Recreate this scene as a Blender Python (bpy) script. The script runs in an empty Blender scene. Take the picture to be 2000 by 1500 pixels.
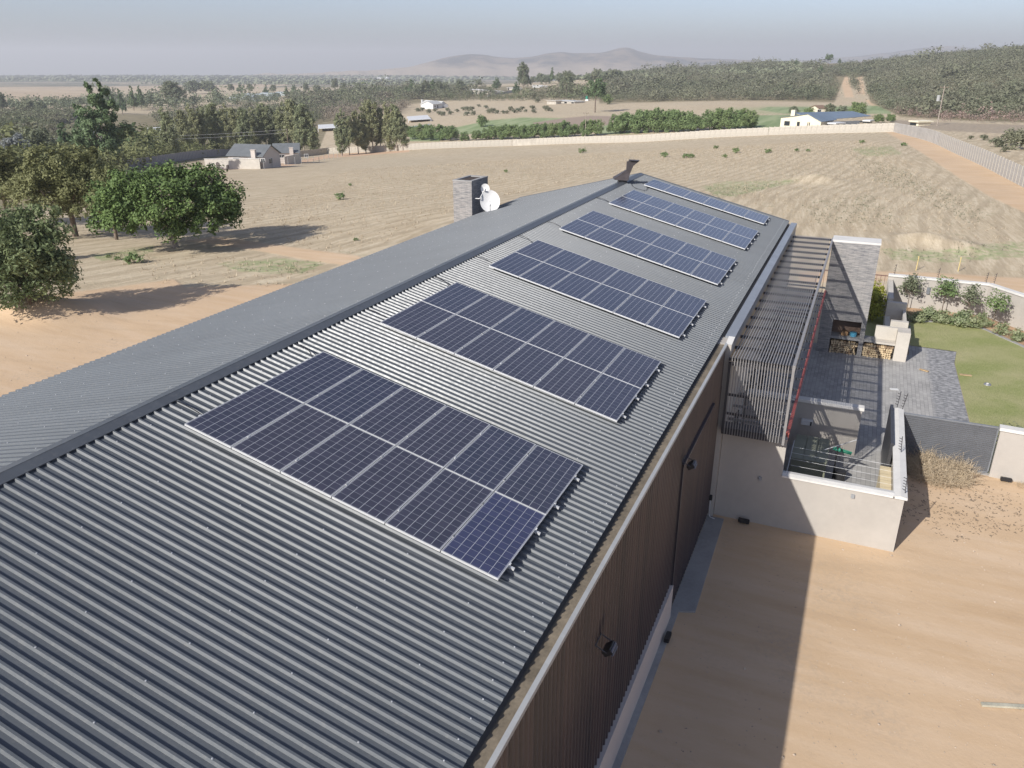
import bpy, math, random
import numpy as np
from mathutils import Vector, Matrix

R = math.radians
scn = bpy.context.scene
col = scn.collection

# ---------------------------------------------------------------- camera
# world frame: Y runs along the ridge of the big shed, X down its right roof slope, Z up; metres
CAM = np.array([10.0219, -9.0376, 5.7890])
CR = np.array([[9.16575642e-01, 3.99860490e-01, 8.25109e-04],
               [1.52739595e-01, -3.48207089e-01, -9.24890501e-01],
               [-3.69539860e-01, 8.47858132e-01, -3.80232665e-01]])   # right, down, forward
FPX = 1555.72                                                        # focal length for a 2000 px wide frame
cam = bpy.data.cameras.new('camera'); camo = bpy.data.objects.new('camera', cam); col.objects.link(camo)
cam.sensor_width = 36; cam.lens = FPX / 2000 * 36; cam.clip_start = 0.1; cam.clip_end = 60000
M = Matrix.Identity(4)
for i in range(3):
    M[i][0] = CR[0][i]; M[i][1] = -CR[1][i]; M[i][2] = -CR[2][i]; M[i][3] = CAM[i]
camo.matrix_world = M
scn.camera = camo

# ---------------------------------------------------------------- light
SUN = Vector((-0.5551, -1.45, 1.0)).normalized()                      # towards the sun
SUN_EL = math.asin(SUN.z); SUN_AZ = math.atan2(SUN.x, SUN.y)
world = bpy.data.worlds.new('World'); scn.world = world; world.use_nodes = True
nt = world.node_tree; nt.nodes.clear()
sky = nt.nodes.new('ShaderNodeTexSky'); sky.sky_type = 'NISHITA'; sky.sun_disc = False
sky.sun_elevation = SUN_EL; sky.sun_rotation = SUN_AZ
sky.altitude = 100; sky.air_density = 0.8; sky.dust_density = 1.3; sky.ozone_density = 3.0
bg = nt.nodes.new('ShaderNodeBackground'); bg.inputs['Strength'].default_value = 0.113
wo = nt.nodes.new('ShaderNodeOutputWorld')
hs = nt.nodes.new('ShaderNodeHueSaturation'); hs.inputs['Saturation'].default_value = .72
nt.links.new(sky.outputs[0], hs.inputs['Color']); tn = nt.nodes.new('ShaderNodeMix'); tn.data_type = 'RGBA'; tn.blend_type = 'MULTIPLY'; tn.inputs[0].default_value = 1; tn.inputs[7].default_value = (.85, .85, .93, 1)
nt.links.new(hs.outputs[0], tn.inputs[6]); nt.links.new(tn.outputs[2], bg.inputs[0]); nt.links.new(bg.outputs[0], wo.inputs[0])
sl = bpy.data.lights.new('sun', 'SUN'); sl.energy = 4.2; sl.angle = R(0.53); sl.color = (1.0, 0.955, 0.89)
so = bpy.data.objects.new('sun', sl); col.objects.link(so); so.rotation_euler = SUN.to_track_quat('Z', 'Y').to_euler()
so.location = (-20, -30, 40)
scn.view_settings.view_transform = 'Standard'; scn.view_settings.look = 'None'
scn.view_settings.exposure = 0.48; scn.view_settings.gamma = 1.0
scn.cycles.max_bounces = 6; scn.cycles.volume_bounces = 0; scn.cycles.transparent_max_bounces = 8

# ---------------------------------------------------------------- object helpers
def tag(o, label=None, cat=None, group=None, kind=None):
    if label: o['label'] = label
    if cat: o['category'] = cat
    if group: o['group'] = group
    if kind: o['kind'] = kind
    return o

def empty(name, loc=(0, 0, 0), rz=0):
    o = bpy.data.objects.new(name, None); col.objects.link(o); o.location = loc; o.rotation_euler = (0, 0, rz)
    o.empty_display_size = 0.2
    return o

def copy_tree(o, parent=None):
    c = o.copy(); col.objects.link(c)
    if parent: c.parent = parent
    for ch in list(o.children): copy_tree(ch, c)
    return c

ORD = ['first', 'second', 'third', 'fourth', 'fifth', 'sixth', 'seventh', 'eighth', 'ninth', 'tenth', 'eleventh', 'twelfth',
       'thirteenth', 'fourteenth', 'fifteenth', 'sixteenth', 'seventeenth', 'eighteenth', 'nineteenth', 'twentieth']
def ordn(i):
    if i < 20: return ORD[i]
    tens = {2: 'twenty', 3: 'thirty', 4: 'forty', 5: 'fifty', 6: 'sixty'}[(i + 1) // 10]
    r = (i + 1) % 10
    return tens + '-' + ORD[r - 1] if r else tens[:-1] + 'ieth'

class MB:
    """collects faces and links them as one mesh object"""
    def __init__(s): s.v = []; s.f = []; s.m = []; s.cur = 0
    def face(s, pts):
        b = len(s.v); s.v += [tuple(p) for p in pts]; s.f.append(tuple(range(b, b + len(pts)))); s.m.append(s.cur)
    def mesh(s, vs, fs):
        b = len(s.v); s.v += [tuple(p) for p in vs]; s.f += [tuple(b + i for i in f) for f in fs]; s.m += [s.cur] * len(fs)
    def box(s, x0, x1, y0, y1, z0, z1):
        s.mesh([(x0, y0, z0), (x1, y0, z0), (x1, y1, z0), (x0, y1, z0), (x0, y0, z1), (x1, y0, z1), (x1, y1, z1), (x0, y1, z1)],
               [(0, 3, 2, 1), (4, 5, 6, 7), (0, 1, 5, 4), (1, 2, 6, 5), (2, 3, 7, 6), (3, 0, 4, 7)])
    def obox(s, c, ax, ay, az):
        c = Vector(c); ax = Vector(ax); ay = Vector(ay); az = Vector(az)
        p = [c + i * ax + j * ay + k * az for k in (-.5, .5) for (i, j) in ((-.5, -.5), (.5, -.5), (.5, .5), (-.5, .5))]
        s.mesh(p, [(0, 3, 2, 1), (4, 5, 6, 7), (0, 1, 5, 4), (1, 2, 6, 5), (2, 3, 7, 6), (3, 0, 4, 7)])
    def wallbox(s, p, q, t, z0, z1, zq0=None, zq1=None):
        """upright slab from p to q (xy), thickness t centred, z range (may differ at q)"""
        p = Vector(p[:2]); q = Vector(q[:2]); d = (q - p).normalized(); n = Vector((-d.y, d.x)) * t / 2
        zq0 = z0 if zq0 is None else zq0; zq1 = z1 if zq1 is None else zq1
        a, b, c, e = p - n, q - n, q + n, p + n
        s.mesh([(a.x, a.y, z0), (b.x, b.y, zq0), (c.x, c.y, zq0), (e.x, e.y, z0), (a.x, a.y, z1), (b.x, b.y, zq1), (c.x, c.y, zq1), (e.x, e.y, z1)],
               [(0, 3, 2, 1), (4, 5, 6, 7), (0, 1, 5, 4), (1, 2, 6, 5), (2, 3, 7, 6), (3, 0, 4, 7)])
    def tube(s, p, q, r0, r1=None, n=8, cap=True):
        r1 = r0 if r1 is None else r1
        p = Vector(p); q = Vector(q); d = (q - p)
        if d.length < 1e-6: return
        d.normalize(); a = d.orthogonal().normalized(); b = d.cross(a)
        vs = []
        for (c, r) in ((p, r0), (q, r1)):
            for k in range(n):
                t = 2 * math.pi * k / n; vs.append(c + (a * math.cos(t) + b * math.sin(t)) * r)
        fs = [(k, (k + 1) % n, n + (k + 1) % n, n + k) for k in range(n)]
        if cap: fs += [tuple(range(n - 1, -1, -1)), tuple(range(n, 2 * n))]
        s.mesh(vs, fs)
    def poly(s, pts, r, n=6):
        for a, b in zip(pts[:-1], pts[1:]): s.tube(a, b, r, r, n)
    def prism(s, pts, vec):
        """closed outline pts (3D) swept by vec"""
        vec = Vector(vec); a = [Vector(p) for p in pts]; b = [p + vec for p in a]; n = len(a)
        s.mesh(a + b, [tuple(range(n - 1, -1, -1)), tuple(range(n, 2 * n))] + [(k, (k + 1) % n, n + (k + 1) % n, n + k) for k in range(n)])
    def build(s, name, mats, parent=None, org=(0, 0, 0), smooth=False, bevel=0):
        me = bpy.data.meshes.new(name)
        o = Vector(org)
        me.from_pydata([Vector(v) - o for v in s.v], [], s.f)
        if not isinstance(mats, (list, tuple)): mats = [mats]
        for m in mats: me.materials.append(m)
        if len(mats) > 1: me.polygons.foreach_set('material_index', s.m)
        if smooth: me.polygons.foreach_set('use_smooth', [True] * len(s.f))
        me.update()
        ob = bpy.data.objects.new(name, me); col.objects.link(ob)
        if parent: ob.parent = parent
        else: ob.location = org
        if bevel:
            import bmesh
            bm = bmesh.new(); bm.from_mesh(me); bmesh.ops.remove_doubles(bm, verts=bm.verts, dist=1e-5)
            bmesh.ops.recalc_face_normals(bm, faces=bm.faces)
            bmesh.ops.bevel(bm, geom=list(bm.edges), offset=bevel, segments=2, affect='EDGES', clamp_overlap=True)
            bm.to_mesh(me); bm.free()
        return ob

def fastmesh(name, V, F, mat, attrs=None, smooth=False):
    """V (n,3), F (m,4) numpy"""
    me = bpy.data.meshes.new(name)
    me.vertices.add(len(V)); me.vertices.foreach_set('co', V.astype(np.float32).ravel())
    k = F.shape[1]; m = len(F)
    me.loops.add(m * k); me.loops.foreach_set('vertex_index', F.astype(np.int32).ravel())
    me.polygons.add(m); me.polygons.foreach_set('loop_start', np.arange(0, m * k, k, dtype=np.int32))
    me.polygons.foreach_set('loop_total', np.full(m, k, dtype=np.int32))
    me.polygons.foreach_set('use_smooth', np.full(m, bool(smooth)))
    for nm, dom, dat in (attrs or []):
        a = me.attributes.new(nm, 'FLOAT', dom); a.data.foreach_set('value', dat.astype(np.float32))
    me.materials.append(mat); me.update(); me.validate()
    return me

def link(name, me, parent=None, loc=(0, 0, 0)):
    o = bpy.data.objects.new(name, me); col.objects.link(o)
    o.location = loc
    if parent: o.parent = parent
    return o

# ---------------------------------------------------------------- material helpers
class NM:
    def __init__(s, name, rough=0.7, spec=0.5, metal=0.0):
        s.m = bpy.data.materials.new(name); s.m.use_nodes = True; s.t = s.m.node_tree; s.t.nodes.clear()
        s.out = s.n('ShaderNodeOutputMaterial'); s.b = s.n('ShaderNodeBsdfPrincipled')
        s.b.inputs['Roughness'].default_value = rough; s.b.inputs['Metallic'].default_value = metal
        s.b.inputs['Specular IOR Level'].default_value = spec
        s.l(s.b.outputs[0], s.out.inputs[0])
    def n(s, t, **k):
        nd = s.t.nodes.new(t)
        for a, b in k.items(): setattr(nd, a, b)
        return nd
    def l(s, a, b): s.t.links.new(a, b)
    def put(s, sock, v):
        if v is None: return
        if hasattr(v, 'is_linked') or hasattr(v, 'links'): s.l(v, sock)
        elif isinstance(v, (tuple, list)): sock.default_value = tuple(v) + ((1,) if len(v) == 3 and len(sock.default_value) == 4 else ())
        else: sock.default_value = v
    def coord(s, kind='Object'):
        return s.n('ShaderNodeTexCoord').outputs[kind]
    def pos(s): return s.n('ShaderNodeNewGeometry').outputs['Position']
    def mapping(s, vec, scale=(1, 1, 1), rot=(0, 0, 0), loc=(0, 0, 0)):
        n = s.n('ShaderNodeMapping'); s.l(vec, n.inputs[0]); n.inputs['Scale'].default_value = scale
        n.inputs['Rotation'].default_value = rot; n.inputs['Location'].default_value = loc
        return n.outputs[0]
    def noise(s, vec, scale, detail=4, rough=0.55, dist=0, out='Fac'):
        n = s.n('ShaderNodeTexNoise'); s.l(vec, n.inputs['Vector']); n.inputs['Scale'].default_value = scale
        n.inputs['Detail'].default_value = detail; n.inputs['Roughness'].default_value = rough; n.inputs['Distortion'].default_value = dist
        return n.outputs[out]
    def math(s, op, a, b=None, c=None, clamp=False):
        n = s.n('ShaderNodeMath', operation=op); n.use_clamp = clamp
        s.put(n.inputs[0], a); s.put(n.inputs[1], b); s.put(n.inputs[2], c)
        return n.outputs[0]
    def ramp(s, fac, a, b, lo=0.0, hi=1.0):
        n = s.n('ShaderNodeMapRange'); n.clamp = True; s.put(n.inputs[0], fac)
        n.inputs[1].default_value = a; n.inputs[2].default_value = b; n.inputs[3].default_value = lo; n.inputs[4].default_value = hi
        return n.outputs[0]
    def mix(s, fac, a, b, mode='MIX'):
        n = s.n('ShaderNodeMix', data_type='RGBA', blend_type=mode)
        s.put(n.inputs['Factor'], fac); s.put(n.inputs['A'], a) if False else None
        s.put(n.inputs[6], a); s.put(n.inputs[7], b)
        return n.outputs[2]
    def sep(s, vec):
        n = s.n('ShaderNodeSeparateXYZ'); s.l(vec, n.inputs[0]); return n.outputs
    def attr(s, name):
        n = s.n('ShaderNodeAttribute'); n.attribute_name = name; return n.outputs['Fac']
    def color(s, c): s.put(s.b.inputs['Base Color'], c)
    def bump(s, h, strength=0.3, dist=0.02):
        n = s.n('ShaderNodeBump'); n.inputs['Strength'].default_value = strength; n.inputs['Distance'].default_value = dist
        s.l(h, n.inputs['Height']); s.l(n.outputs[0], s.b.inputs['Normal'])

def plain(name, c, rough=0.6, var=0.12, scale=3.0, metal=0.0, spec=0.5, bump=0.0, bscale=40):
    """painted / plain surface with some large and fine variation"""
    m = NM(name, rough, spec, metal); p = m.coord()
    n1 = m.noise(p, scale, 5); n2 = m.noise(p, scale * 9, 3)
    f = m.math('ADD', m.math('MULTIPLY', n1, .65), m.math('MULTIPLY', n2, .35))
    d = tuple(x * (1 - var * 1.6) for x in c); l = tuple(min(1, x * (1 + var * 1.2)) for x in c)
    m.color(m.mix(m.ramp(f, .32, .68), d, l))
    m.put(m.b.inputs['Roughness'], m.ramp(n2, .3, .7, max(.03, rough - .08), min(1, rough + .08)))
    if bump: m.bump(m.noise(p, bscale, 4), bump, .01)
    return m.m
# ---------------------------------------------------------------- materials
MAT = {}
MAT['plaster'] = plain('plaster', (0.40, 0.372, 0.335), .85, .06, .7, bump=.25, bscale=60)
MAT['plaster_pale'] = plain('pale plaster', (0.49, 0.455, 0.40), .85, .08, 1.2, bump=.2, bscale=60)
MAT['coping'] = plain('white coping', (0.62, 0.605, 0.57), .7, .07, 1.5)
MAT['white'] = plain('white paint', (0.62, 0.62, 0.61), .5, .06, 2)
MAT['cream'] = plain('cream paint', (0.72, 0.66, 0.50), .7, .06, .5)
MAT['grey_metal'] = plain('grey metal', (0.17, 0.18, 0.195), .42, .12, 2)
MAT['dark_metal'] = plain('dark metal', (0.045, 0.045, 0.05), .45, .15, 2)
MAT['slat'] = plain('slat paint', (0.235, 0.225, 0.22), .45, .10, 4)
MAT['gate'] = plain('gate paint', (0.115, 0.12, 0.13), .42, .1, 2)
MAT['red_metal'] = plain('red oxide primer', (0.40, 0.10, 0.085), .55, .12, 2)
MAT['trim'] = plain('pale flashing', (0.35, 0.355, 0.35), .38, .08, 1.2)
MAT['cap_grey'] = plain('grey parapet cap', (0.21, 0.225, 0.245), .35, .12, 1.2)
MAT['gutter'] = plain('gutter', (0.17, 0.14, 0.10), .8, .3, 2.5)
MAT['alu'] = plain('anodised aluminium', (0.66, 0.665, 0.66), .42, .05, 6, metal=.35)
MAT['screw'] = plain('screw head', (0.55, 0.56, 0.57), .4, .1, 30, metal=.4)
MAT['black'] = plain('black plastic', (0.02, 0.02, 0.022), .45, .1, 9)
MAT['concrete'] = plain('concrete', (0.30, 0.295, 0.285), .85, .14, 1.3, bump=.3, bscale=30)
MAT['wood'] = plain('weathered wood', (0.42, 0.30, 0.17), .8, .25, 5)
MAT['olive'] = plain('olive cabinet', (0.22, 0.23, 0.17), .6, .12, 2)
MAT['green'] = plain('green plastic', (0.02, 0.22, 0.14), .45, .12, 3)
MAT['bark'] = plain('bark', (0.17, 0.13, 0.10), .95, .35, 3, bump=.6, bscale=9)
MAT['bark_pale'] = plain('pale bark', (0.34, 0.29, 0.24), .9, .3, 3, bump=.5, bscale=9)
MAT['far_roof'] = plain('grey roof sheet', (0.14, 0.15, 0.155), .55, .1, .6)
MAT['far_roof_pale'] = plain('pale roof sheet', (0.50, 0.50, 0.48), .6, .1, .6)
MAT['far_roof_blue'] = plain('blue roof sheet', (0.15, 0.195, 0.25), .5, .1, .4)
MAT['far_roof_brown'] = plain('brown roof', (0.20, 0.13, 0.09), .8, .1, .6)
MAT['window'] = plain('window glass', (0.03, 0.035, 0.04), .12, .1, 2)
MAT['poly'] = plain('greenhouse plastic', (0.36, 0.40, 0.40), .4, .12, .3)
MAT['nest'] = plain('yellow steel', (0.62, 0.50, 0.22), .6, .15, 2)

def roof_mat(name, c0):
    m = NM(name, .34, .5); p = m.coord()
    n1 = m.noise(p, .35, 4); s = m.mapping(p, (.25, 6.0, 1)); n2 = m.noise(s, 1.0, 4)      # streaks down the fall
    n3 = m.noise(p, 14, 4)
    f = m.math('ADD', m.math('MULTIPLY', n1, .5), m.math('MULTIPLY', n2, .5))
    c = m.mix(m.ramp(f, .3, .7), tuple(x * .86 for x in c0), tuple(x * 1.13 for x in c0))
    c = m.mix(m.ramp(n3, .55, .8, 0, .28), c, (.22, .21, .19))
    # one sheet differs slightly from the next
    y = m.sep(p)[1]; k = m.math('FLOOR', m.math('DIVIDE', y, .686)); w = m.n('ShaderNodeTexWhiteNoise', noise_dimensions='1D')
    m.l(k, w.inputs['W']); c = m.mix(m.ramp(w.outputs[0], 0, 1, 0, .16), c, tuple(x * 1.35 for x in c0))
    m.color(c)
    m.put(m.b.inputs['Roughness'], m.ramp(n3, .3, .7, .36, .45))
    m.bump(m.noise(m.mapping(p, (.8, 2, 1)), 1.3, 2), .25, .02)
    return m.m
MAT['roof'] = roof_mat('charcoal roof paint', (0.096, 0.106, 0.115))
MAT['ridge'] = roof_mat('ridge flashing paint', (0.072, 0.08, 0.09))

def cladding_mat():
    m = NM('brown cladding paint', .32, .6); p = m.coord()
    w = m.noise(m.mapping(p, (1, 1.6, .05)), 2.4, 3)
    c = m.mix(m.ramp(w, .35, .65), (0.042, 0.038, 0.045), (0.080, 0.060, 0.062))  # redder streaks paint the ground's reflection into the brown
    m.color(c); m.bump(m.noise(p, 3, 3), .1, .02)
    return m.m
MAT['cladding'] = cladding_mat()

def stone_mat():
    m = NM('stacked ledge stone', .85, .3); p = m.coord()
    def layer(vec):
        b = m.n('ShaderNodeTexBrick'); m.l(vec, b.inputs['Vector']); b.inputs['Scale'].default_value = 1
        b.inputs['Brick Width'].default_value = .32; b.inputs['Row Height'].default_value = .045; b.inputs['Mortar Size'].default_value = .006
        b.inputs['Color1'].default_value = (.16, .165, .175, 1); b.inputs['Color2'].default_value = (.30, .285, .275, 1)
        b.inputs['Mortar'].default_value = (.07, .07, .075, 1); b.offset = .37; b.squash = 1.0
        return b
    sx = m.sep(p); cb = m.n('ShaderNodeCombineXYZ'); m.l(m.math('ADD', sx[0], sx[1]), cb.inputs[0])
    m.l(m.math('ADD', sx[2], m.math('MULTIPLY', m.noise(p, 2.5, 2), .03)), cb.inputs[1])
    b = layer(cb.outputs[0]); nz = m.noise(m.mapping(p, (2, 2, 14)), 1.6, 4)
    m.color(m.mix(m.ramp(nz, .35, .75, 0, .75), b.outputs[0], (.40, .38, .355)))
    m.bump(m.math('ADD', b.outputs['Fac'], m.math('MULTIPLY', nz, -1.2)), -.8, .03)
    return m.m
MAT['stone'] = stone_mat()

def paver_mat():
    m = NM('concrete pavers', .85, .3); p = m.coord()
    b = m.n('ShaderNodeTexBrick'); m.l(m.mapping(p, (1, 1, 1), (0, 0, R(90))), b.inputs['Vector']); b.inputs['Scale'].default_value = 1
    b.inputs['Brick Width'].default_value = .30; b.inputs['Row Height'].default_value = .15; b.inputs['Mortar Size'].default_value = .008
    b.inputs['Color1'].default_value = (.27, .265, .255, 1); b.inputs['Color2'].default_value = (.38, .37, .355, 1)
    b.inputs['Mortar'].default_value = (.15, .15, .155, 1); b.inputs['Mortar Smooth'].default_value = .3
    n = m.noise(p, .8, 5); x = m.sep(p)[0]
    border = m.ramp(m.math('ADD', x, m.math('MULTIPLY', n, .5)), 14.15, 14.35)
    c = m.mix(m.ramp(n, .35, .7, 0, .55), b.outputs[0], (.42, .41, .39))
    dk = m.mix(m.ramp(m.noise(m.mapping(p, (2, 4, 1)), 2.2, 4), .42, .6), (.13, .135, .145), (.36, .36, .365))
    c = m.mix(border, c, m.mix(.75, b.outputs[0], dk))
    m.color(c); m.bump(m.math('ADD', b.outputs['Fac'], m.math('MULTIPLY', m.noise(p, 18, 3), -.4)), -.35, .01)
    return m.m
MAT['paver'] = paver_mat()

def lawn_mat():
    m = NM('lawn', .95, .1); p = m.coord()
    n = m.noise(p, .55, 5); n2 = m.noise(p, 22, 4, .7)
    c = m.mix(m.ramp(n, .35, .68), (.25, .28, .10), (.40, .37, .20))
    c = m.mix(m.ramp(n2, .35, .75, 0, .7), c, (.36, .36, .18)); c = m.mix(m.ramp(n2, .3, .45, .55, 0), c, (.09, .14, .035))
    m.color(c); m.bump(n2, .9, .05)
    return m.m
MAT['lawn'] = lawn_mat()

def cell_mat(name, base, tint):
    """photovoltaic glass: 6 x 12 cells, local x 0..0.992, y 0..1.956"""
    m = NM(name, .13, .62); p = m.coord(); s = m.sep(p)
    def lines(v, off, pitch, w):
        q = m.math('FRACT', m.math('DIVIDE', m.math('SUBTRACT', v, off), pitch))
        a = m.math('ABSOLUTE', m.math('SUBTRACT', q, .5)); return m.ramp(a, .5 - w / pitch, .5 - w / pitch * .7)
    lx = lines(s[0], .022 - .0, .158, .0042); ly = lines(s[1], .025, .1588, .0034)
    cx = m.math('FLOOR', m.math('DIVIDE', m.math('SUBTRACT', s[0], .022), .158)); cy = m.math('FLOOR', m.math('DIVIDE', m.math('SUBTRACT', s[1], .025), .1588))
    cb = m.n('ShaderNodeCombineXYZ'); m.l(cx, cb.inputs[0]); m.l(cy, cb.inputs[1])
    oi = m.n('ShaderNodeObjectInfo'); m.l(oi.outputs['Random'], cb.inputs[2])
    w = m.n('ShaderNodeTexWhiteNoise', noise_dimensions='3D'); m.l(cb.outputs[0], w.inputs['Vector'])
    g = m.n('ShaderNodeTexVoronoi'); m.l(p, g.inputs['Vector']); g.inputs['Scale'].default_value = 55
    c = m.mix(w.outputs[0], base, tint); c = m.mix(.12, c, g.outputs['Color'], 'MULTIPLY')
    c = m.mix(m.math('MULTIPLY', oi.outputs['Random'], .35), c, (base[0] * 1.6, base[1] * 1.2, base[2] * .9))
    c = m.mix(m.math('MULTIPLY', ly, .7), c, (.34, .35, .39)); c = m.mix(m.math('MULTIPLY', lx, .85), c, (.50, .51, .54))
    m.color(c)
    dust = m.noise(p, 3, 4); m.put(m.b.inputs['Roughness'], m.ramp(dust, .3, .7, .10, .22))
    return m.m
MAT['cells'] = cell_mat('photovoltaic cells', (.038, .044, .070), (.052, .056, .086))
MAT['cells_blue'] = cell_mat('blue photovoltaic cells', (.038, .047, .098), (.052, .060, .122))

def leaf_mat(name, c_dark, c_light, scale=.6, trans=.25):
    m = NM(name, .6, .25); p = m.coord()
    n = m.noise(p, scale, 3); a = m.attr('rnd')
    oi = m.n('ShaderNodeObjectInfo').outputs['Random']
    f = m.math('ADD', m.math('MULTIPLY', n, .6), m.math('MULTIPLY', a, .45))
    c = m.mix(m.ramp(f, .28, .8), c_dark, c_light)
    c = m.mix(m.ramp(oi, 0, 1, 0, .22), c, (c_light[0] * 1.15, c_light[1] * .88, c_light[2] * .8))
    m.color(c)
    t = m.n('ShaderNodeBsdfTranslucent'); m.l(c, t.inputs[0]); ms = m.n('ShaderNodeMixShader'); ms.inputs[0].default_value = trans
    m.l(m.b.outputs[0], ms.inputs[1]); m.l(t.outputs[0], ms.inputs[2]); m.l(ms.outputs[0], m.out.inputs[0])
    return m.m
def scrub_mat(name, cs):
    m = NM(name, .8, .15); p = m.pos(); a = m.attr('rnd')
    n = m.noise(p, .011, 5, .6); n2 = m.noise(p, .06, 4, .6)
    c = m.mix(m.ramp(n, .38, .62), cs[0], cs[1]); c = m.mix(m.ramp(n2, .45, .65, 0, .8), c, cs[2])
    c = m.mix(m.ramp(a, .75, .95, 0, .6), c, cs[3]); c = m.mix(m.ramp(a, .0, .2, .5, 0), c, tuple(x * .55 for x in cs[0]))
    m.color(c); t = m.n('ShaderNodeBsdfTranslucent'); m.l(c, t.inputs[0]); ms = m.n('ShaderNodeMixShader'); ms.inputs[0].default_value = .2
    m.l(m.b.outputs[0], ms.inputs[1]); m.l(t.outputs[0], ms.inputs[2]); m.l(ms.outputs[0], m.out.inputs[0]); return m.m
LEAF = {
 'fig': leaf_mat('glossy fig leaves', (.045, .088, .028), (.155, .235, .075), .5, .1),
 'pine': leaf_mat('dark pine needles', (0.083, 0.134, 0.068), (0.196, 0.270, 0.130), .4),
 'edge': leaf_mat('feathery olive green leaves', (0.090, 0.128, 0.056), (0.247, 0.292, 0.143), .5),
 'gum': leaf_mat('grey green gum leaves', (0.113, 0.143, 0.090), (0.254, 0.284, 0.179), .4),
 'olive': leaf_mat('olive brown leaves', (0.113, 0.130, 0.052), (0.243, 0.254, 0.119), .35),
 'casuarina': leaf_mat('sheoak needles', (0.151, 0.185, 0.105), (0.349, 0.370, 0.204), .5),
 'pepper': leaf_mat('pepper tree leaves', (0.111, 0.176, 0.065), (0.260, 0.345, 0.156), .6),
 'silver': leaf_mat('silver grey leaves', (.15, .18, .17), (.32, .36, .36), .5),
 'bush': leaf_mat('scrub leaves', (0.128, 0.146, 0.093), (0.261, 0.276, 0.187), .12),
 'drybush': leaf_mat('grey brown scrub leaves', (0.169, 0.153, 0.120), (0.312, 0.286, 0.221), .12),
 'garden': leaf_mat('garden shrub leaves', (.12, .17, .06), (.42, .47, .30), 1.5),
 'yellow': leaf_mat('yellow green leaves', (.14, .19, .02), (.42, .44, .08), 1.5),
 'dry': leaf_mat('dry twig brush', (.36, .30, .21), (.60, .52, .38), 2.0, .1),
}

LEAF['hillscrub'] = scrub_mat('hill scrub leaves', ((.15, .165, .105), (.205, .21, .14), (.185, .175, .13), (.26, .25, .18)))
LEAF['valleyscrub'] = scrub_mat('valley scrub leaves', ((.13, .155, .085), (.20, .21, .13), (.19, .165, .13), (.26, .25, .17)))
# ---------------------------------------------------------------- ground: shape of the terrain
def ray(px, py):
    return CR.T @ np.array([(px - 1000) / FPX, (py - 750) / FPX, 1.0])
def at_depth(px, py, d): return CAM + ray(px, py) * d
_cols = {
 0:    [(55, None), (100, -10.5), (120, -12.5), (187, -17), (261, -21.5), (350, -25), (450, -28), (600, -31), (900, -38), (1500, -52), (2500, -71), (6000, -133), (13000, -290)],
 250:  [(55, None), (100, -11), (187, -18), (261, -21.5), (350, -25.7), (450, -28.9), (600, -31.5), (900, -38), (1500, -51), (2500, -71), (6000, -130), (13000, -285)],
 500:  [(55, None), (100, -11), (187, -18.4), (290, -26.8), (350, -28), (450, -29.3), (600, -31.5), (900, -35.7), (1500, -49), (2500, -69), (6000, -130), (13000, -285)],
 750:  [(60, None), (120, -12), (190, -17.8), (275, -24.0), (350, -25.2), (450, -26.2), (600, -28.5), (900, -31.4), (1500, -45.6), (2500, -65), (6000, -128), (13000, -280)],
 1000: [(65, None), (130, -12), (200, -17.5), (261, -21.0), (350, -21), (450, -22.2), (550, -23.5), (650, -23.4), (850, -25.3), (1200, -33), (2000, -53), (3500, -87), (6000, -135), (13000, -280)],
 1250: [(75, None), (140, -11.5), (240, -17.5), (300, -17.4), (400, -19), (520, -18.8), (750, -16.5), (1100, -13.6), (2000, -50), (3500, -85), (6000, -130), (13000, -270)],
 1500: [(80, None), (140, -10), (218, -14.1), (300, -14.3), (400, -16.2), (450, -16.8), (700, -12), (1100, -5.7), (2000, -40), (3500, -80), (6000, -125), (13000, -260)],
 1750: [(85, None), (130, -8.6), (192, -10.9), (250, -12.7), (320, -14.1), (400, -15.5), (650, -7.5), (1000, 1.0), (2000, -25), (3500, -70), (6000, -120), (13000, -250)],
 2000: [(88, None), (131, -8.4), (200, -9.3), (250, -11.0), (330, -9.5), (550, 1.5), (800, 10.7), (1300, 2), (2500, -45), (6000, -110), (13000, -240)],
 2350: [(90, None), (150, -8.0), (250, -9.0), (500, 4), (800, 18), (1300, 12), (2500, -30), (6000, -100), (13000, -240)],
}
_pts = []
for _px, _l in _cols.items():
    for d, z in _l:
        if z is None: z = -7.7
        r = ray(_px, 110.4); r = r / np.hypot(r[0], r[1])
        # depth measured along the camera axis -> horizontal distance
        hd = d * np.hypot(*ray(_px, 400)[:2]) if d < 150 else d * np.hypot(*ray(_px, 250)[:2])
        _pts.append((math.atan2(r[0], r[1]), math.log(hd), z, hd))
_pts = np.array(_pts)
_sx, _sy = .16, .5
_X = np.stack([_pts[:, 0] / _sx, _pts[:, 1] / _sy], 1)
_Z = _pts[:, 2] / np.sqrt(_pts[:, 3])                    # relative heights, so that far points do not swing the near ones
def _phi(d2): return np.where(d2 > 1e-12, d2 * np.log(np.maximum(d2, 1e-12)), 0)
_n = len(_X); _A = np.zeros((_n + 3, _n + 3))
_A[:_n, :_n] = _phi(((_X[:, None] - _X[None]) ** 2).sum(-1)) + np.eye(_n) * .02
_A[:_n, _n] = 1; _A[:_n, _n + 1:] = _X; _A[_n, :_n] = 1; _A[_n + 1:, :_n] = _X.T
_w = np.linalg.solve(_A, np.r_[_Z, 0, 0, 0])
_lo, _hi = math.atan2(*ray(-250, 110)[:2]), math.atan2(*ray(2450, 110)[:2])
def _sm(t): t = np.clip(t, 0, 1); return t * t * (3 - 2 * t)
_rg = np.random.RandomState(5)
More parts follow.
